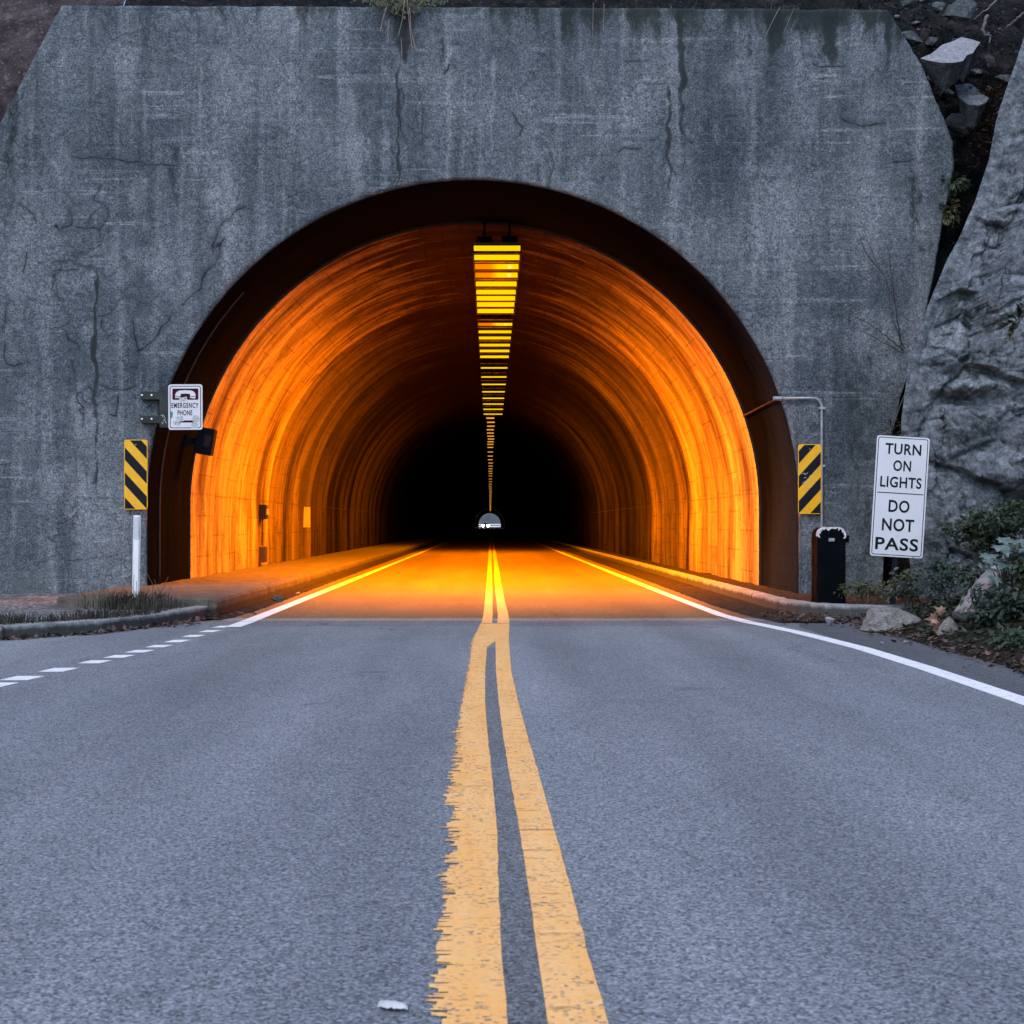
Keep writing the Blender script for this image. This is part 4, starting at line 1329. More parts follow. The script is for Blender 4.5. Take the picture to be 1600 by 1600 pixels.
# TURN ON LIGHTS / DO NOT PASS sign
YT = 17.4
c = P(1406, 776.3, YT)
ts = empty('regulatory_sign', (P(1394, 960, YT).x, YT, .05), 'leaning white sign reading TURN ON LIGHTS, DO NOT PASS, on a dark post', 'sign')
frT = frame(c, R(3.55))
SW, SH = 82.5*YT/F, 188.5*YT/F
MB().plate(frT, rrect(SW, SH, .03), -.004, 0).build('panel', M['sign'], ts)
MB().ring_plate(frT, rrect(SW-.032, SH-.032, .026), rrect(SW-.048, SH-.048, .02), 0, .0014).build('border', M['black'], ts)
sx, sy = SW/444.0, SH/1010.0
TL = (163,102)
e1 = (Vector((607,128))-Vector(TL))/444.0
e2 = (Vector((100,1108))-Vector(TL))/1010.0
det = e1.x*e2.y-e1.y*e2.x
def tz(x, y):
    d = Vector((x, y))-Vector(TL)
    aa = (d.x*e2.y-d.y*e2.x)/det; bb = (e1.x*d.y-e1.y*d.x)/det
    return (aa-222)*sx, (505-bb)*sy
m = MB()
for s_, x, y, w, h in (('TURN',383,222,303,92),('ON',373,360,150,92),('LIGHTS',362,498,348,92),('DO',347,698,176,104),('NOT',338,854,270,106),('PASS',327,1014,362,106)):
    text_plate(m, frT, s_, *tz(x, y), w*sx, h*sy, .0016, .022)
lx0, ly = tz(163, 578); lx1, _ = tz(550, 605)
m.plate(frT, [(lx0, ly-.005), (lx1, ly-.005), (lx1, ly+.005), (lx0, ly+.005)], 0, .0014)
m.build('lettering', M['black'], ts)
for x, y in ((380,281),(330,941)):
    p = tz(x, y); o_, u_, v_, n_ = frT
    q = o_ + u_*p[0] + v_*p[1]
    MB().tube([q, q+n_*.006], .009, 10).build('bolt', M['bolt'], ts)
o_, u_, v_, n_ = frT
m = MB()
b0 = o_ - n_*.03 - v_*1.35*1.0; t0 = o_ - n_*.03 + v_*SH*.46
w = .034
pts = [(-w,.0),(-w*.5,.0),(-w*.5,.022),(w*.5,.022),(w*.5,0),(w,0),(w,-.006),(-w,-.006)]
vs = [q + u_*x + n_*y for q in (b0, t0) for x, y in pts]
m.add(vs, [(i, (i+1) % 8, 8+(i+1) % 8, 8+i) for i in range(8)] + [tuple(range(8,16))])
m.build('post', M['black'], ts)

# ------------------------------------------------------------------ boulder face on the right
edge_px = [(1690,-160),(1640,-40),(1600,60),(1572,140),(1556,190),(1545,250),(1522,318),(1497,375),(1480,405),(1455,465),(1436,515),(1420,560),(1414,610),(1409,650),(1409,700),(1410,760),(1418,840),(1424,900),(1430,950),(1432,985)]
YG = 18.7
ep = [P(x, y, YG) for x, y in edge_px]
def edge_at(t):
    f = t*(len(ep)-1); i = min(int(f), len(ep)-2)
    return ep[i].lerp(ep[i+1], f-i)
def facet(x, y, z, f, k):
    """each cell of the rock is a little tilted plane"""
    p = Vector((x*f, y*f*.6, z*f))
    d, c = noise.voronoi(p)
    c0 = c[0]
    n = noise.noise_vector(c0*3.7 + Vector((1.3, 0, 2.1)))
    e = min(1, (d[1]-d[0])*6)
    return ((p-c0).dot(n)*k*.6 + .22*n.z*k - .10*(1-e)*k)/f
NU, NV = 280, 440
m = MB(); vs = []
for j in range(NV):
    t = j/(NV-1)
    e = edge_at(t)
    for i in range(NU):
        s = i/(NU-1)
        if s < .08:        # side wall going back, bright rounded lip
            k = 1-s/.08
            dx, dy = .75*k, 2.0*k
            lip = 0
        else:
            k = (s-.08)/.92
            k = k**1.4
            dx = 3.6*k; dy = -.95*dx + .10*dx*dx*0 - .0
            lip = min(1, dx/.22)
            dy = -.25*min(dx, .16) - .85*max(0, dx-.16)
        x, y, z = e.x+dx, e.y+dy, e.z
        z += .18*dx*(1 if s > .08 else 0)
        am = max(0, min(1, (dx-.05)/.4)) if s > .08 else .15
        n1 = fbm(x*.55+3, y*.55, z*.55, 4)
        n2 = fbm(x*1.7, y*1.7+5, z*1.7, 5)
        n3 = noise.hetero_terrain(Vector((x*3.2, y*3.2, z*3.2)), .9, 2.1, 5, .4)
        # overhanging ledge with a dark hollow under it (photo about 1500, 610)
        du, dv = (x-(P(1500,0,YG).x)), z-P(0,628,YG).z
        hol = math.exp(-(du/.30)**2 - ((dv + .12*du)/.085)**2)
        led = math.exp(-(du/.5)**2 - ((dv-.16)/.10)**2)
        n4 = noise.ridged_multi_fractal(Vector((x*2.3+n1*.4, y*2.3, z*2.9)), .9, 2.2, 6, 1.0, 2.0)
        n5 = fbm(x*9, y*9, z*9, 3)
        q1 = facet(x+n2*.10, y, z+n1*.15, .8, .8); q2 = facet(x+n2*.05, y+3, z, 2.1, .8); q3 = facet(x+n5*.02, y+7, z, 5.5, .9)
        off = am*(.08*n1 + .03*n2 + .012*n3 + .03*(n4-1.2) + .020*n5 + q1 + q2 + q3)
        st = math.floor((z*1.1 + n1*.8 + x*.35)*1.6)/1.6
        off += am*.10*(noise.noise(Vector((st*3.3, x*.3, 1))))
        y += -off + hol*.30*am - led*.12*am
        x += .04*n2*am
        vs.append((x, y, z))
m.add(vs, [(j*NU+i, j*NU+i+1, (j+1)*NU+i+1, (j+1)*NU+i) for j in range(NV-1) for i in range(NU-1)])
bd = m.build('boulder', M['rock'], origin=(6.0, 18.0, 0), smooth=True)
tag(bd, 'huge grey boulder face leaning beside the tunnel headwall on the right', 'boulder')

def rock(name, c, dims, mat, seed, label, cat='rock', group=None, flat=0, rot=0, sub=4, facets=7, pts=None):
    """an angular stone: a sphere cut by random planes, then roughened"""
    rs = random.Random(seed)
    import bmesh
    bm = bmesh.new()
    if pts is None:
        pts = []
        for k in range(facets*2 + 2):
            d = Vector((rs.gauss(0,1), rs.gauss(0,1), rs.gauss(0,1))).normalized()
            pts.append(d*rs.uniform(.75, 1.1))
        if flat: pts = [Vector((p.x, p.y, min(p.z, flat))) for p in pts]
    for p in pts: bm.verts.new(p)
    r_ = bmesh.ops.convex_hull(bm, input=bm.verts[:])
    bmesh.ops.delete(bm, geom=[v for v in bm.verts if not v.link_faces], context='VERTS')
    bmesh.ops.bevel(bm, geom=bm.edges[:], offset=.035, segments=1, affect='EDGES', clamp_overlap=True)
    bmesh.ops.triangulate(bm, faces=bm.faces[:])
    for _ in range(3 if sub > 3 else 2):
        bmesh.ops.subdivide_edges(bm, edges=[e for e in bm.edges if e.calc_length() > .09], cuts=1, use_grid_fill=True)
        bmesh.ops.triangulate(bm, faces=bm.faces[:])
    bm.normal_update()
    for v in bm.verts:
        v.co += v.normal*(.05*fbm(v.co.x*2.5+seed, v.co.y*2.5, v.co.z*2.5, 4) + .018*noise.noise(v.co*9))
    mt = Matrix.Rotation(rot, 3, 'Z')
    m = MB()
    bm.verts.ensure_lookup_table()
    zmin = min(v.co.z for v in bm.verts)
    vs = []
    for v in bm.verts:
        q = mt @ Vector((v.co.x*dims[0], v.co.y*dims[1], (v.co.z-zmin)*dims[2]*.5))
        vs.append(Vector(c)+q)
    m.add(vs, [tuple(v.index for v in f.verts) for f in bm.faces])
    bm.free()
    o = m.build(name, mat, origin=c, smooth=True)
    md = o.modifiers.new('split', 'EDGE_SPLIT'); md.split_angle = R(28)
    return tag(o, label, cat, group)

# ------------------------------------------------------------------ verge and bank on the right
def bank_z(x, y):
    t = x - 3.62 - .07*noise.noise(Vector((y*1.3, 2, 0))) - .03*noise.noise(Vector((y*6, 2, 0)))
    if y > 15.0: t -= (y-15.0)*.42
    if t < 0: z = -.03 + t*.1
    else: z = .012 + .05*min(1, t*4) + .26*max(0, t-.15)**1.35
    return min(z, 2.6) + (.035*fbm(x*2.2, y*2.2, 4, 4) + .02*noise.noise(Vector((x*9, y*9, 0))))*min(1, max(0, t*3))
m = MB(); vs = []
nx, ny = 150, 190
for i in range(nx):
    for j in range(ny):
        x = 3.4 + 8.6*(i/(nx-1))**1.6; y = 3 + 17.4*j/(ny-1)
        vs.append((x, y, bank_z(x, y)))
m.add(vs, [(i*ny+j, (i+1)*ny+j, (i+1)*ny+j+1, i*ny+j+1) for i in range(nx-1) for j in range(ny-1)])
tag(m.build('verge', M['soil'], smooth=True), kind='structure')

# ------------------------------------------------------------------ plants
LEAF = [(0,0),(.32,.26),(.30,.62),(0,1),(-.30,.62),(-.32,.26)]
LOBED = [(0,0),(.16,.06),(.42,-.02),(.34,.2),(.62,.34),(.4,.42),(.46,.72),(.2,.62),(0,1.02),(-.2,.62),(-.46,.72),(-.4,.42),(-.62,.34),(-.34,.2),(-.42,-.02),(-.16,.06)]
def leaf(mb, p, d, up, size, shape=LEAF, fold=.25, droop=.2):
    d = d.normalized(); s = d.cross(up)
    s = s.normalized() if s.length > 1e-4 else d.orthogonal().normalized()
    n = s.cross(d)
    pts = []
    for a, b_ in shape:
        pts.append(p + (s*a + d*b_ + n*(abs(a)*fold - b_*b_*droop))*size)
    k = len(shape); tip = k//2
    if shape is LEAF:
        mb.add(pts, [(0,1,2,3), (0,3,4,5)])
    else:
        c = p + (d*.35 - n*.02)*size
        mb.add(pts + [c], [(i, (i+1) % k, k) for i in range(k)])
def rand_dir(rs, zb=.3):
    v = Vector((rs.gauss(0,1), rs.gauss(0,1), rs.gauss(0,1)+zb))
    return v.normalized()

def shrub(name, c, rad, n, size, mat, seed, label, cat='shrub', group=None, shape=LEAF, stems=7, clumps=12):
    rs = random.Random(seed)
    base = Vector((c[0], c[1], bank_z(c[0], c[1]) - .02 if c[0] > 3.5 else .1))
    root = empty(name, base, label, cat, group)
    cl = []
    for _ in range(clumps):
        d = rand_dir(rs, .5); q = rs.uniform(.25, 1)
        cl.append((Vector(c) + Vector((d.x*rad[0]*q, d.y*rad[1]*q, d.z*rad[2]*q)), rs.uniform(.22,.5)))
    f = MB()
    for _ in range(n):
        cc, cr = rs.choice(cl)
        d = rand_dir(rs, .2)
        p = cc + Vector((d.x*rad[0], d.y*rad[1], d.z*rad[2]))*cr*1.35*rs.random()**.8
        gz = bank_z(p.x, p.y)+.015 if p.x > 3.5 else .1
        if p.z < gz: p.z = gz + rs.random()*.05
        leaf(f, p, Vector((d.x*.9+rs.uniform(-.4,.4), d.y*.6-.35, rs.uniform(-.7,.35))), Vector((rs.uniform(-.4,.4), rs.uniform(-.6,.2), 1)), size*rs.uniform(.35,1.15), shape)
    f.build('foliage', M[mat], root)
    s = MB()
    for k in range(stems):
        cc = cl[k % len(cl)][0]
        b0 = base + Vector((rs.uniform(-.1,.1)*rad[0], rs.uniform(-.1,.1), 0))
        mid = b0.lerp(cc, .5) + Vector((rs.uniform(-.06,.06), rs.uniform(-.06,.06), .06))
        s.tube([b0, mid, cc], [.008,.006,.003], 5)
    s.build('stem', M['twig'], root)
    return root

def at(px, py, Y): return tuple(P(px, py, Y))
shrub('leafy_shrub', at(1530,845,16.6), (.40,.4,.30), 1100, .075, 'leaf', 1, 'dark green leafy shrub climbing the boulder just right of the leaning sign')
shrub('leafy_shrub', at(1580,795,16.2), (.42,.4,.28), 900, .07, 'leaf', 2, 'dark green shrub highest on the boulder at the right edge', 'shrub')
shrub('leafy_shrub', at(1475,905,15.4), (.45,.35,.26), 1000, .06, 'leaf_b', 3, 'low blue green undergrowth shrub behind the big roadside rock')
shrub('leafy_shrub', at(1420,918,16.3), (.30,.25,.22), 520, .06, 'leaf_y', 4, 'small yellowing shrub round the foot of the sign post')
shrub('leafy_shrub', at(1352,928,17.0), (.26,.2,.16), 320, .055, 'leaf_y', 5, 'small straggly yellowing plant between the cabinet and the sign post')
shrub('leafy_shrub', at(1565,960,13.0), (.40,.4,.24), 1000, .06, 'leaf_b', 6, 'blue green shrub low on the bank right of the triangular stone')
shrub('leafy_shrub', at(1600,1005,11.6), (.30,.35,.16), 620, .055, 'leaf', 7, 'low dark weed patch at the road edge on the far right')
shrub('leafy_shrub', at(1630,900,13.0), (.40,.5,.45), 900, .075, 'leaf', 8, 'dark green shrub at the right edge behind the pale broad leaves')
shrub('leafy_shrub', at(1525,905,14.6), (.30,.3,.22), 560, .06, 'leaf', 17, 'dark green shrub around the foot of the leaning log')
# pale broad-leaved plant
rs = random.Random(21)
c0 = Vector(at(1572, 868, 13.2)); base = Vector((c0.x+.06, c0.y+.1, bank_z(c0.x, c0.y)-.02))
bp = empty('broad_leaf_plant', base, 'plant with large pale lobed leaves on the bank at the right edge', 'plant')
s = MB(); f = MB()
for k, (px, py, sz) in enumerate(((1562,858,.26),(1585,850,.24),(1600,862,.25),(1550,872,.22),(1575,885,.26),(1598,890,.24),(1555,895,.18),(1548,905,.2),(1568,846,.18),(1608,876,.22),(1587,872,.24),(1560,882,.2),(1612,900,.22),(1540,880,.15))):
    p = Vector(at(px, py-6, 13.2 + rs.uniform(-.2,.2)))
    leaf(f, p, Vector((rs.uniform(-.8,.5), -.9, rs.uniform(-.55,-.1))), Vector((rs.uniform(-.3,.3), -.35, 1)), sz*.72, LOBED, .12, .25)
    s.tube([base, base.lerp(p, .6)+Vector((0,0,.07)), p], [.008,.006,.003], 5)
f.build('leaves', M['leaf_p'], bp); s.build('stem', M['twig'], bp)
# fern tuft on the boulder
fp = Vector(at(1592, 505, 16.7))
ft = empty('fern_tuft', fp, 'small yellow green leafy sprig growing from the boulder at the right edge', 'plant')
f = MB(); s = MB()
for k in range(9):
    a = rs.uniform(-.9, 2.6); d = Vector((-math.cos(a), -.7, math.sin(a)*.9)).normalized(); L = rs.uniform(.16,.32)
    tip = fp + d*L - Vector((0,0,.06))
    s.tube([fp + Vector((.05,.3,0)), fp, fp.lerp(tip, .5)+Vector((0,0,.03)), tip], .004, 4)
    for i in range(9):
        t = .2+.8*i/8; q = fp.lerp(tip, t) + Vector((0,0,.03*math.sin(t*3)))
        leaf(f, q, d + Vector((rs.uniform(-1,1)*.8, -.2, rs.uniform(-.8,.8))), Vector((0,-.5,1)), rs.uniform(.05,.085))
f.build('leaves', M['leaf_y'], ft); s.build('stem', M['twig'], ft)

# leaning log
m = MB(); a = GP(1503, 963, .22); a = Vector(at(1503,966,13.6)); b_ = Vector(at(1557,893,13.9))
pts = []; rr = []
for i in range(26):
    t = i/25
    p = a.lerp(b_, t); p.z += .03*math.sin(t*3); pts.append(p + Vector((.008*noise.noise(Vector((t*6,0,0))), 0, 0))); rr.append(lerp(.095,.065,t)*(1+.12*noise.noise(Vector((t*9,4,0)))))
m.tube(pts, rr, 14)
for i, v in enumerate(m.v):
    k = .010*noise.noise(Vector((v[0]*9, v[1]*30, v[2]*9)))
    m.v[i] = (v[0]+k, v[1]+k, v[2]+k)
tag(m.build('fallen_log', M['bark'], origin=a, smooth=True), 'short weathered grey log leaning up the bank among the shrubs', 'log')

# rocks by the road
p = GP(1406, 989); rock('roadside_rock', (p.x, p.y+.2, .0), (.305,.22,.24), M["stone"], 12, 'large flat-topped tan rock on the verge in front of the sign post', pts=[Vector(q) for q in ((-1,-.6,-.9),(-.98,.5,-.9),(-.72,-.75,.75),(-.70,.4,.95),(-.35,-.85,.85),(.1,-.9,.62),(.2,.6,.78),(.6,-.7,.25),(1.02,.0,-.35),(.95,.5,-.8),(.7,-.95,-.95),(-.1,-1.05,-.95),(-.55,-1.0,-.9))])
p = GP(1483, 1003); rock('roadside_rock', (p.x, p.y+.1, .0), (.11,.09,.21), M["stone"], 33, 'small pale triangular stone beside the large roadside rock', pts=[Vector(q) for q in ((-1,-.6,-1),(-.8,.7,-1),(.9,.7,-1),(1,-.5,-.85),(.0,-1,-1),(.25,-.2,1),(.55,.1,.75),(-.1,.2,.7),(.95,-.1,.2),(-.7,-.6,-.1))])
p = GP(1298, 979); rock('roadside_rock', (p.x, p.y+.05, .0), (.065,.05,.11), M['slab'], 9, 'small whitish stone alone on the shoulder in front of the cabinet', facets=6)
p = GP(1414, 1005); rock('pebble', (p.x, p.y, .0), (.035,.03,.03), M['slab'], 3, 'tiny white pebble on the shoulder below the large roadside rock', facets=5)
p = GP(1378, 1006); rock('pebble', (p.x, p.y, .0), (.02,.018,.025), M['slab'], 5, 'tiniest white pebble near the white line, below the left of the large rock', facets=5)
p = GP(465, 929); rock('pebble', (p.x, p.y, .0), (.045,.03,.05), M['slab'], 15, 'pale stone in the left gutter inside the tunnel', facets=5)
p = GP(433, 941); rock('roadside_rock', (p.x, p.y, .0), (.09,.06,.12), M['rock2'], 16, 'dark lump of debris against the tunnel walkway kerb', facets=6)
# dead leaf
f = MB(); p = GP(1468, 1000)
for k in range(5):
    leaf(f, Vector((p.x + rs.uniform(-.04,.05), p.y + rs.uniform(-.03,.03), .03+.05*k)), Vector((rs.uniform(-1,1), -.3, rs.uniform(.1,1))), Vector((rs.uniform(-1,1), -1, .3)), rs.uniform(.07,.11), LOBED, .7, .6)
tag(f.build('dead_leaf_cluster', M['dead_o'], origin=p), 'curled orange brown dead leaves between the two roadside rocks', 'dead leaves')

# rocks in the crevice at upper right
def crevice_rock(px, py, Y, dims, mat, seed, label, flat=0, rot=0, facets=8):
    p = P(px, py, Y)
    return rock('crevice_rock', (p.x, p.y, p.z), dims, M[mat], seed, label, flat=flat, rot=rot, facets=facets)
# pale slab: a thick jagged plate with its top face tilted to the road
def slab(px_poly, Y, depth, tilt, mat, label, under, uname):
    c = Vector((sum(P(x, y, Y).x for x, y in px_poly)/len(px_poly), Y, sum(P(x, y, Y).z for x, y in px_poly)/len(px_poly)))
    root = empty('crevice_slab', c, label, 'rock')
    top = []
    for x, y in px_poly:
        q = P(x, y, Y); h = q.z-c.z
        top.append(Vector((q.x*(1+h*tilt/Y), Y + h*tilt, H + (q.z-H)*(1+h*tilt/Y))))
    m = MB(); k = len(top)
    mid = sum(top, Vector())/k
    ins = [t.lerp(mid, .5) + Vector((0,0,.012*noise.noise(t*9))) for t in top]
    m.add(top + ins + [mid], [(i, (i+1) % k, k+(i+1) % k, k+i) for i in range(k)] + [(k+i, k+(i+1) % k, 2*k) for i in range(k)])
    m.build('top_face', M[mat], root)
    m = MB(); lo = [mid.lerp(t, .62) + Vector((.0, .12, -depth*(1+.4*noise.noise(t*7)))) for t in top]
    m.add([t - Vector((0,0,.002)) for t in top] + lo, [(i, (i+1) % k, k+(i+1) % k, k+i) for i in range(k)] + [tuple(range(k, 2*k))])
    m.build('underside', M[under], root)  # darker rock underneath paints the shade below the lit top
slab([(1438,91),(1455,84),(1472,70),(1490,64),(1502,58),(1517,61),(1532,66),(1525,75),(1520,83),(1511,86),(1505,95),(1490,98),(1470,98),(1448,94)], 20.25, .34, 2.6, 'slab', 'pale jagged slab of rock wedged above the top right corner of the headwall', 'rock2', 'u')
slab([(1492,133),(1512,130),(1522,134),(1532,146),(1545,153),(1541,160),(1530,165),(1512,163),(1498,152)], 20.5, .30, 1.6, 'rock', 'grey slab of rock lying below the pale slab in the crevice', 'rock2', 'u')
def lit_cl(rs):
    while True:
        x, t = rs.uniform(5.1, 7.3), rs.uniform(.33, .62)
        p = hill_pt(x, t)
        if noise.noise(Vector((p[0]*2.5, p[2]*2.5, 1))) > -.15: return (p[0], p[1]-.03, p[2])
LATE = lit_cl
rs_c = random.Random(19)
for k in range(12):
    px_c, py_c = rs_c.uniform(1405, 1590), rs_c.uniform(-10, 150)
    xw = P(px_c, py_c, 21).x; t_c = 0.0
    best = min((hill_pt(xw, t/200) for t in range(60, 150)), key=lambda p: abs(P(px_c, py_c, p[1]).z - p[2]))
    sz = rs_c.uniform(.05, .15)
    rock('loose_stone', (best[0], best[1]-.04, best[2]-.03), (sz, sz*.8, sz*rs_c.uniform(.9,1.6)), M[rs_c.choice(('rock2','rock','rock2'))], 200+k,
         'small dark loose stone among the leaf litter in the crevice above the boulder', 'rock', 'loose stones in the crevice', facets=7, sub=3)
crevice_rock(1466, 20, 20.9, (.10,.12,.2), 'rock2', 61, 'small dark angular stone above the left end of the pale slab')
crevice_rock(1545, 108, 20.75, (.10,.12,.22), 'rock2', 62, 'dark stone under the right end of the pale slab, beside the boulder')
crevice_rock(1460, 128, 20.7, (.12,.1,.2), 'rock2', 63, 'dark stone under the left end of the pale slab, touching the headwall edge')
crevice_rock(1500, 212, 20.7, (.26,.2,.36), 'rock2', 41, 'dark mossy rock low in the crevice beside the headwall edge')
crevice_rock(1498, 38, 20.95, (.26,.22,.44), 'rock2', 42, 'dark mossy rock at the top of the crevice above the pale slab')
crevice_rock(1420, 12, 20.9, (.14,.14,.22), 'rock2', 43, 'small dark rock on the corner of the headwall coping')
crevice_rock(1425, 72, 20.75, (.16,.14,.26), 'rock2', 44, 'dark rock tucked behind the sloping headwall edge, left of the pale slab')
# roots
rs = random.Random(77)
def root_line(pts, r, label, name='dangling_root', mat='root', cat='root'):
    q = [Vector(at(x, y, Y)) for x, y, Y in pts]
    fine = []
    for a, b_ in zip(q, q[1:]):
        for i in range(6): fine.append(a.lerp(b_, i/6) + Vector((rs.uniform(-1,1), 0, rs.uniform(-1,1)))*r*.5)
    fine.append(q[-1])
    m = MB().tube(fine, [lerp(r, r*.45, i/(len(fine)-1)) for i in range(len(fine))], 6)
    return tag(m.build(name, M[mat], origin=q[0], smooth=True), label, cat)
root_line([(1543,24,20.3),(1536,48,20.3),(1540,54,20.3),(1549,58,20.3),(1545,66,20.3)], .026, 'thick pale bent root hanging above and right of the pale slab')
root_line([(1556,2,20.3),(1540,16,20.3),(1522,30,20.4)], .016, 'thin pale root slanting down at the top right corner')
root_line([(1600,20,19.6),(1585,32,19.7),(1572,44,19.8)], .022, 'grey root lying against the upper edge of the boulder')
# dry vine on the wall by the boulder
V = [[(1410,548),(1398,470),(1378,425),(1352,372)],[(1412,545),(1398,505),(1390,470)],[(1414,548),(1385,525),(1355,505),(1322,488)],[(1413,552),(1380,535),(1340,512)],[(1376,424),(1355,400),(1340,360)],[(1398,470),(1392,420),(1388,380)]]
m = MB()
for ln in V:
    q = [Vector(at(x, y, 19.9)) for x, y in ln]; fine = []
    for a, b_ in zip(q, q[1:]):
        for i in range(5): fine.append(a.lerp(b_, i/5) + Vector((rs.uniform(-.01,.01), rs.uniform(-.01,.01), rs.uniform(-.01,.01))))
    fine.append(q[-1]); m.tube(fine, [lerp(.009,.003, i/(len(fine)-1)) for i in range(len(fine))], 5)
tag(m.build('dry_vine', M['twig_d'], origin=at(1411,550,19.9)), 'bare dark vine spreading over the headwall from behind the boulder', 'vine')
m = MB()
for ln in ([(1400,640),(1392,670),(1388,690)],[(1420,600),(1404,640),(1396,665)]):
    m.tube([at(x, y, 18.9) for x, y in ln], .006, 5)
tag(m.build('dry_twig', M['twig'], origin=at(1400,640,18.9)), 'thin dry twig hanging in the gap above the leaning sign', 'twig')

# moss and weeds filling the gap between headwall and boulder
def gap_plant(px, py, Y, rad, n, size, mat, seed, label, cat='plant', down=0):
    rs = random.Random(seed); c = Vector(at(px, py, Y))
    f = MB()
    for _ in range(n):
        d = rand_dir(rs, 0); p = c + Vector((d.x*rad[0], d.y*rad[1], d.z*rad[2]))*rs.random()**.6
        leaf(f, p, Vector((d.x, -.4, d.z-.3-down)), Vector((rs.uniform(-.5,.5), -.5, 1)), size*rs.uniform(.6,1.3))
    return tag(f.build('crevice_weed', M[mat], origin=c), label, cat)
gap_plant(1490, 285, 20.05, (.20,.15,.13), 260, .05, 'leaf', 51, 'dark mossy tuft on the right edge of the headwall below the crevice')
gap_plant(1483, 330, 20.0, (.12,.2,.2), 200, .05, 'leaf_y', 52, 'hanging mossy weed in the gap halfway down the boulder edge')
gap_plant(1396, 690, 19.3, (.14,.2,.3), 260, .05, 'leaf', 53, 'dark weed in the gap behind the top of the leaning sign')
# weeds hanging over the coping
rs = random.Random(61)
c = Vector(at(628, 4, 20.0)); hwd = empty('hanging_weed', c, 'clump of weeds and pale straw stalks hanging over the headwall coping', 'plant')
f = MB(); s = MB()
for _ in range(420):
    x = rs.gauss(0, 26); p = Vector(at(628+x, rs.uniform(-8, 26)*(1-min(1, abs(x)/70)), 19.96 + rs.uniform(-.05,.25)))
    leaf(f, p, Vector((rs.uniform(-.6,.6), -.5, -1)), Vector((0,-1,.4)), rs.uniform(.03,.06))
f.build('foliage', M['leaf_y'], hwd)
for ln in ([(632,0),(629,30),(622,57)],[(636,0),(640,40),(644,78)],[(606,6),(598,30),(594,50)],[(608,30),(606,50),(607,63)],[(640,10),(642,45),(650,80)],[(627,60),(628,90)]):
    s.tube([at(x, y, 19.93) for x, y in ln], .006, 4)
s.build('stalk', M['straw'], hwd)
m = MB()
for ln in ([(1218,12),(1206,35),(1194,60)],[(1240,14),(1230,38),(1224,52)],[(927,4),(926,60)],[(944,6),(943,50)]):
    m.tube([at(x, y, 19.93) for x, y in ln], .0035, 4)
tag(m.build('hanging_stalk', M['straw'], origin=at(1218,12,19.93)), 'thin pale straw stalks trailing over the right of the headwall coping', 'plant')

# grasses -----------------------------------------------------------
def blades(mb, n, sample, h, rs, spread=.5, w=.006):
    for _ in range(n):
        p = Vector(sample(rs)); L = h*rs.uniform(.45,1.2); a = rs.uniform(0, 6.28)
        d = Vector((math.cos(a), math.sin(a), 0)); b_ = p + Vector((0,0,L*.6)) + d*L*.15*spread; t = p + Vector((0,0,L*.95)) + d*L*spread*rs.uniform(.3,1)
        s = Vector((-d.y, d.x, 0)); s = (s + Vector((.6,0,0))).normalized()*w*rs.uniform(.6,1.3)
        mb.add([p-s, p+s, b_+s*.7, b_-s*.7, t], [(0,1,2,3), (3,2,4)])
rs = random.Random(91)
f = MB()
def samp(rs):
    while True:
        x = rs.uniform(-6.5,-3.3); y = kerb_y(x) + .08 + abs(rs.gauss(0, .40)) + (.2 if rs.random() < .3 else 0)
        if y < 19 and noise.noise(Vector((x*1.6, y*.8, 4))) > -.25: return (x, y, .10)
blades(f, 2600, samp, .11, rs, .8, .005)
tag(f.build('grass', M['grass']), kind='stuff')
f = MB()
pt = P(213, 948, 16.5)
def samp2(rs):
    return (pt.x + rs.gauss(0, .22), pt.y - .1 + rs.gauss(0, .18), .10)
blades(f, 650, samp2, .20, rs, .8, .005)
gt = tag(f.build('grass_tuft', M['grass'], origin=(pt.x, pt.y, .1)), 'tuft of longer grass round the foot of the white post', 'grass')
f = MB()
for k in range(26):
    x = pt.x + rs.gauss(.0, .3); y = pt.y + rs.uniform(-.3,.3); L = rs.uniform(.2,.42); a = rs.uniform(-.5,.5)
    f.tube([(x, y, .1), (x + a*.3*L, y, .1+L*.6), (x + a*L, y, .1+L)], .003, 4)
tag(f.build('dry_stalk_clump', M['twig'], origin=(pt.x, pt.y, .1)), 'thin dry weed stalks sticking up round the white post', 'plant')
f = MB()
def samp3(rs): x = rs.uniform(.8, 5.3); return (x, rs.uniform(20.3, 21.1), 7.55 + rs.uniform(0,.1))
blades(f, 2600, samp3, .28, rs, .9, .006)
tag(f.build('dry_grass', M['straw']), kind='stuff')
f = MB()
def samp4(rs): x = rs.uniform(-5.2, .8); return (x, rs.uniform(20.35, 21.2), 7.55 + rs.uniform(0,.1))
blades(f, 1500, samp4, .22, rs, .9, .006)
tag(f.build('slope_grass', M['grass']), kind='stuff')

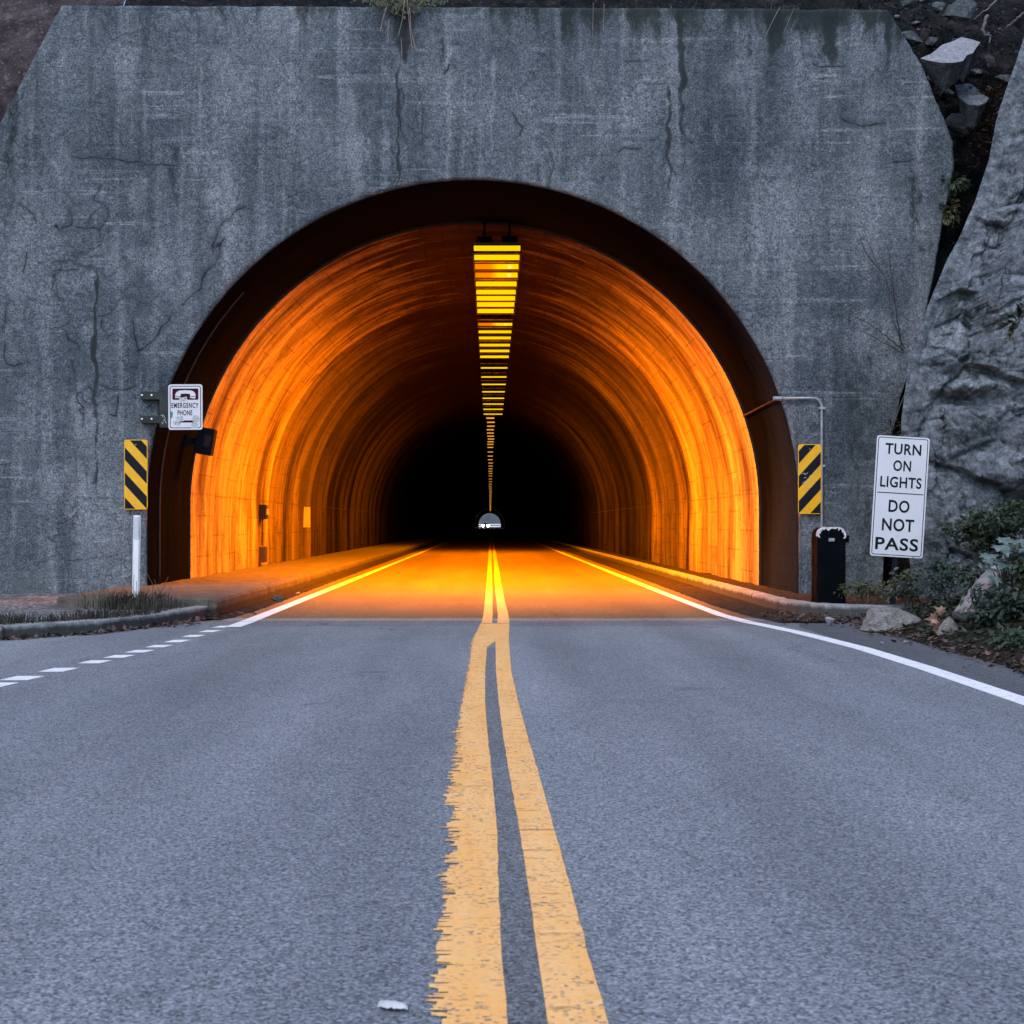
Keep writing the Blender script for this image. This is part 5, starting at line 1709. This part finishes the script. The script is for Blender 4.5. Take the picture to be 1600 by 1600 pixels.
# litter and grit -----------------------------------------------------
def litter(name, n, sample, size, mat, rs):
    f = MB()
    for _ in range(n):
        p = Vector(sample(rs))
        leaf(f, p, Vector((rs.uniform(-1,1), rs.uniform(-1,1), rs.uniform(-.2,.35))), Vector((rs.uniform(-.5,.5), rs.uniform(-.5,.5), 1)), size*rs.uniform(.5,1.3), LEAF, rs.uniform(-.4,.4), rs.uniform(-.3,.3))
    return tag(f.build(name, M[mat]), kind='stuff')
def lit_l(rs):
    x = rs.uniform(-6, -3.05); return (x, kerb_y(x) - .09 - abs(rs.gauss(0,.09)), .012)
litter('leaf_litter', 650, lit_l, .055, 'dead', rs)
def lit_c(rs):
    t = rs.random(); y = lerp(14.9, 17.2, t); x = -3.15 + (.0 if y > 16.6 else -(16.6-y)*.1) + abs(rs.gauss(0,.16)); return (x, y, .016)
litter('leaf_litter', 420, lit_c, .05, 'dead', rs)
def lit_r(rs):
    y = rs.uniform(7, 17.0); x = 3.62 + rs.gauss(.05,.11) + max(0, y-15.3)*.3; return (x, y, max(.014, bank_z(x, y)+.012))
litter('leaf_litter', 800, lit_r, .05, 'dead', rs)
def lit_b(rs):
    y = rs.uniform(9, 17.5); x = rs.uniform(3.8, 6.2); return (x, y, bank_z(x, y)+.02)
litter('ground_ivy', 4200, lit_b, .06, 'leaf', rs)
def lit_b2(rs):
    y = rs.uniform(9, 17.5); x = rs.uniform(3.9, 6.2); return (x, y, bank_z(x, y)+.03)
litter('ground_cover', 1500, lit_b2, .05, 'leaf_b', rs)
def lit_k(rs):
    y = rs.uniform(15.3, 17.2); x = lerp(2.95, 4.4, rs.random()); return (x, y, .02)
litter('leaf_litter', 420, lit_k, .045, 'dead', rs)
litter('ground_cover', 1500, LATE, .055, 'leaf', rs)
litter('leaf_litter', 700, LATE, .05, 'dead', rs)
def lit_h(rs):
    p = P(rs.gauss(1545, 14), rs.uniform(130, 260), 20.5); return (p.x, p.y + rs.uniform(-.1,.3), p.z)
litter('leaf_litter', 700, lit_h, .06, 'dead', rs)
def dirt_strip(name, rows):
    m = MB(); vs = []
    rsd = random.Random(3)
    fine = []
    for (y0, a0, b0), (y1, a1, b1) in zip(rows, rows[1:]):
        n = max(1, int((y1-y0)/.12)) if y1 < 60 else 20
        fine += [(lerp(y0, y1, i/n), lerp(a0, a1, i/n), lerp(b0, b1, i/n)) for i in range(n)]
    fine.append(rows[-1])
    for y, a, b_ in fine:
        ja, jb = .035*noise.noise(Vector((y*4, 1, 0))), .05*noise.noise(Vector((y*3, 2, 0)))
        for i in range(6):
            t = i/5; x = lerp(a+ja, b_+jb, t)
            vs.append((x, y, .0055 + .03*math.sin(math.pi*t)*(.5+.5*noise.noise(Vector((x*9, y*7, 5))))))
    m.add(vs, [(i*6+k, i*6+k+1, (i+1)*6+k+1, (i+1)*6+k) for i in range(len(fine)-1) for k in range(5)])
    return tag(m.build(name, M['dirt'], smooth=True), kind='structure')
dirt_strip('gutter_dirt', [(16.0,-3.1,-2.78),(18,-2.98,-2.70),(24,-2.98,-2.74),(40,-2.98,-2.78),(120,-2.98,-2.85)])
dirt_strip('gutter_dirt', [(15.6,2.95,3.5),(16.3,2.85,3.95),(17,2.8,3.5),(19,2.75,3.34),(26,2.78,3.34),(60,2.85,3.34)])

# scrap of paper on the road
m = MB(); p0 = GP(614, 1579); vs = []
nu, nv = 14, 7
for i in range(nu):
    for j in range(nv):
        s, t = i/(nu-1)-.5, j/(nv-1)-.5
        wd = (.040 if s < -.1 else .030)*(1-.5*abs(s)**1.5)
        vs.append((p0.x + s*.062, p0.y + t*wd*.95 - s*.022, .010 + .010*(1-(2*t)**2)*(1-(1.9*s)**4) + .004*noise.noise(Vector((s*9, t*8, 3)))))
m.add(vs, [(i*nv+j, (i+1)*nv+j, (i+1)*nv+j+1, i*nv+j+1) for i in range(nu-1) for j in range(nv-1)])
tag(m.build('paper_scrap', M['paper'], origin=(p0.x, p0.y, 0), smooth=True), 'small crumpled white scrap lying on the road left of the yellow lines', 'litter')
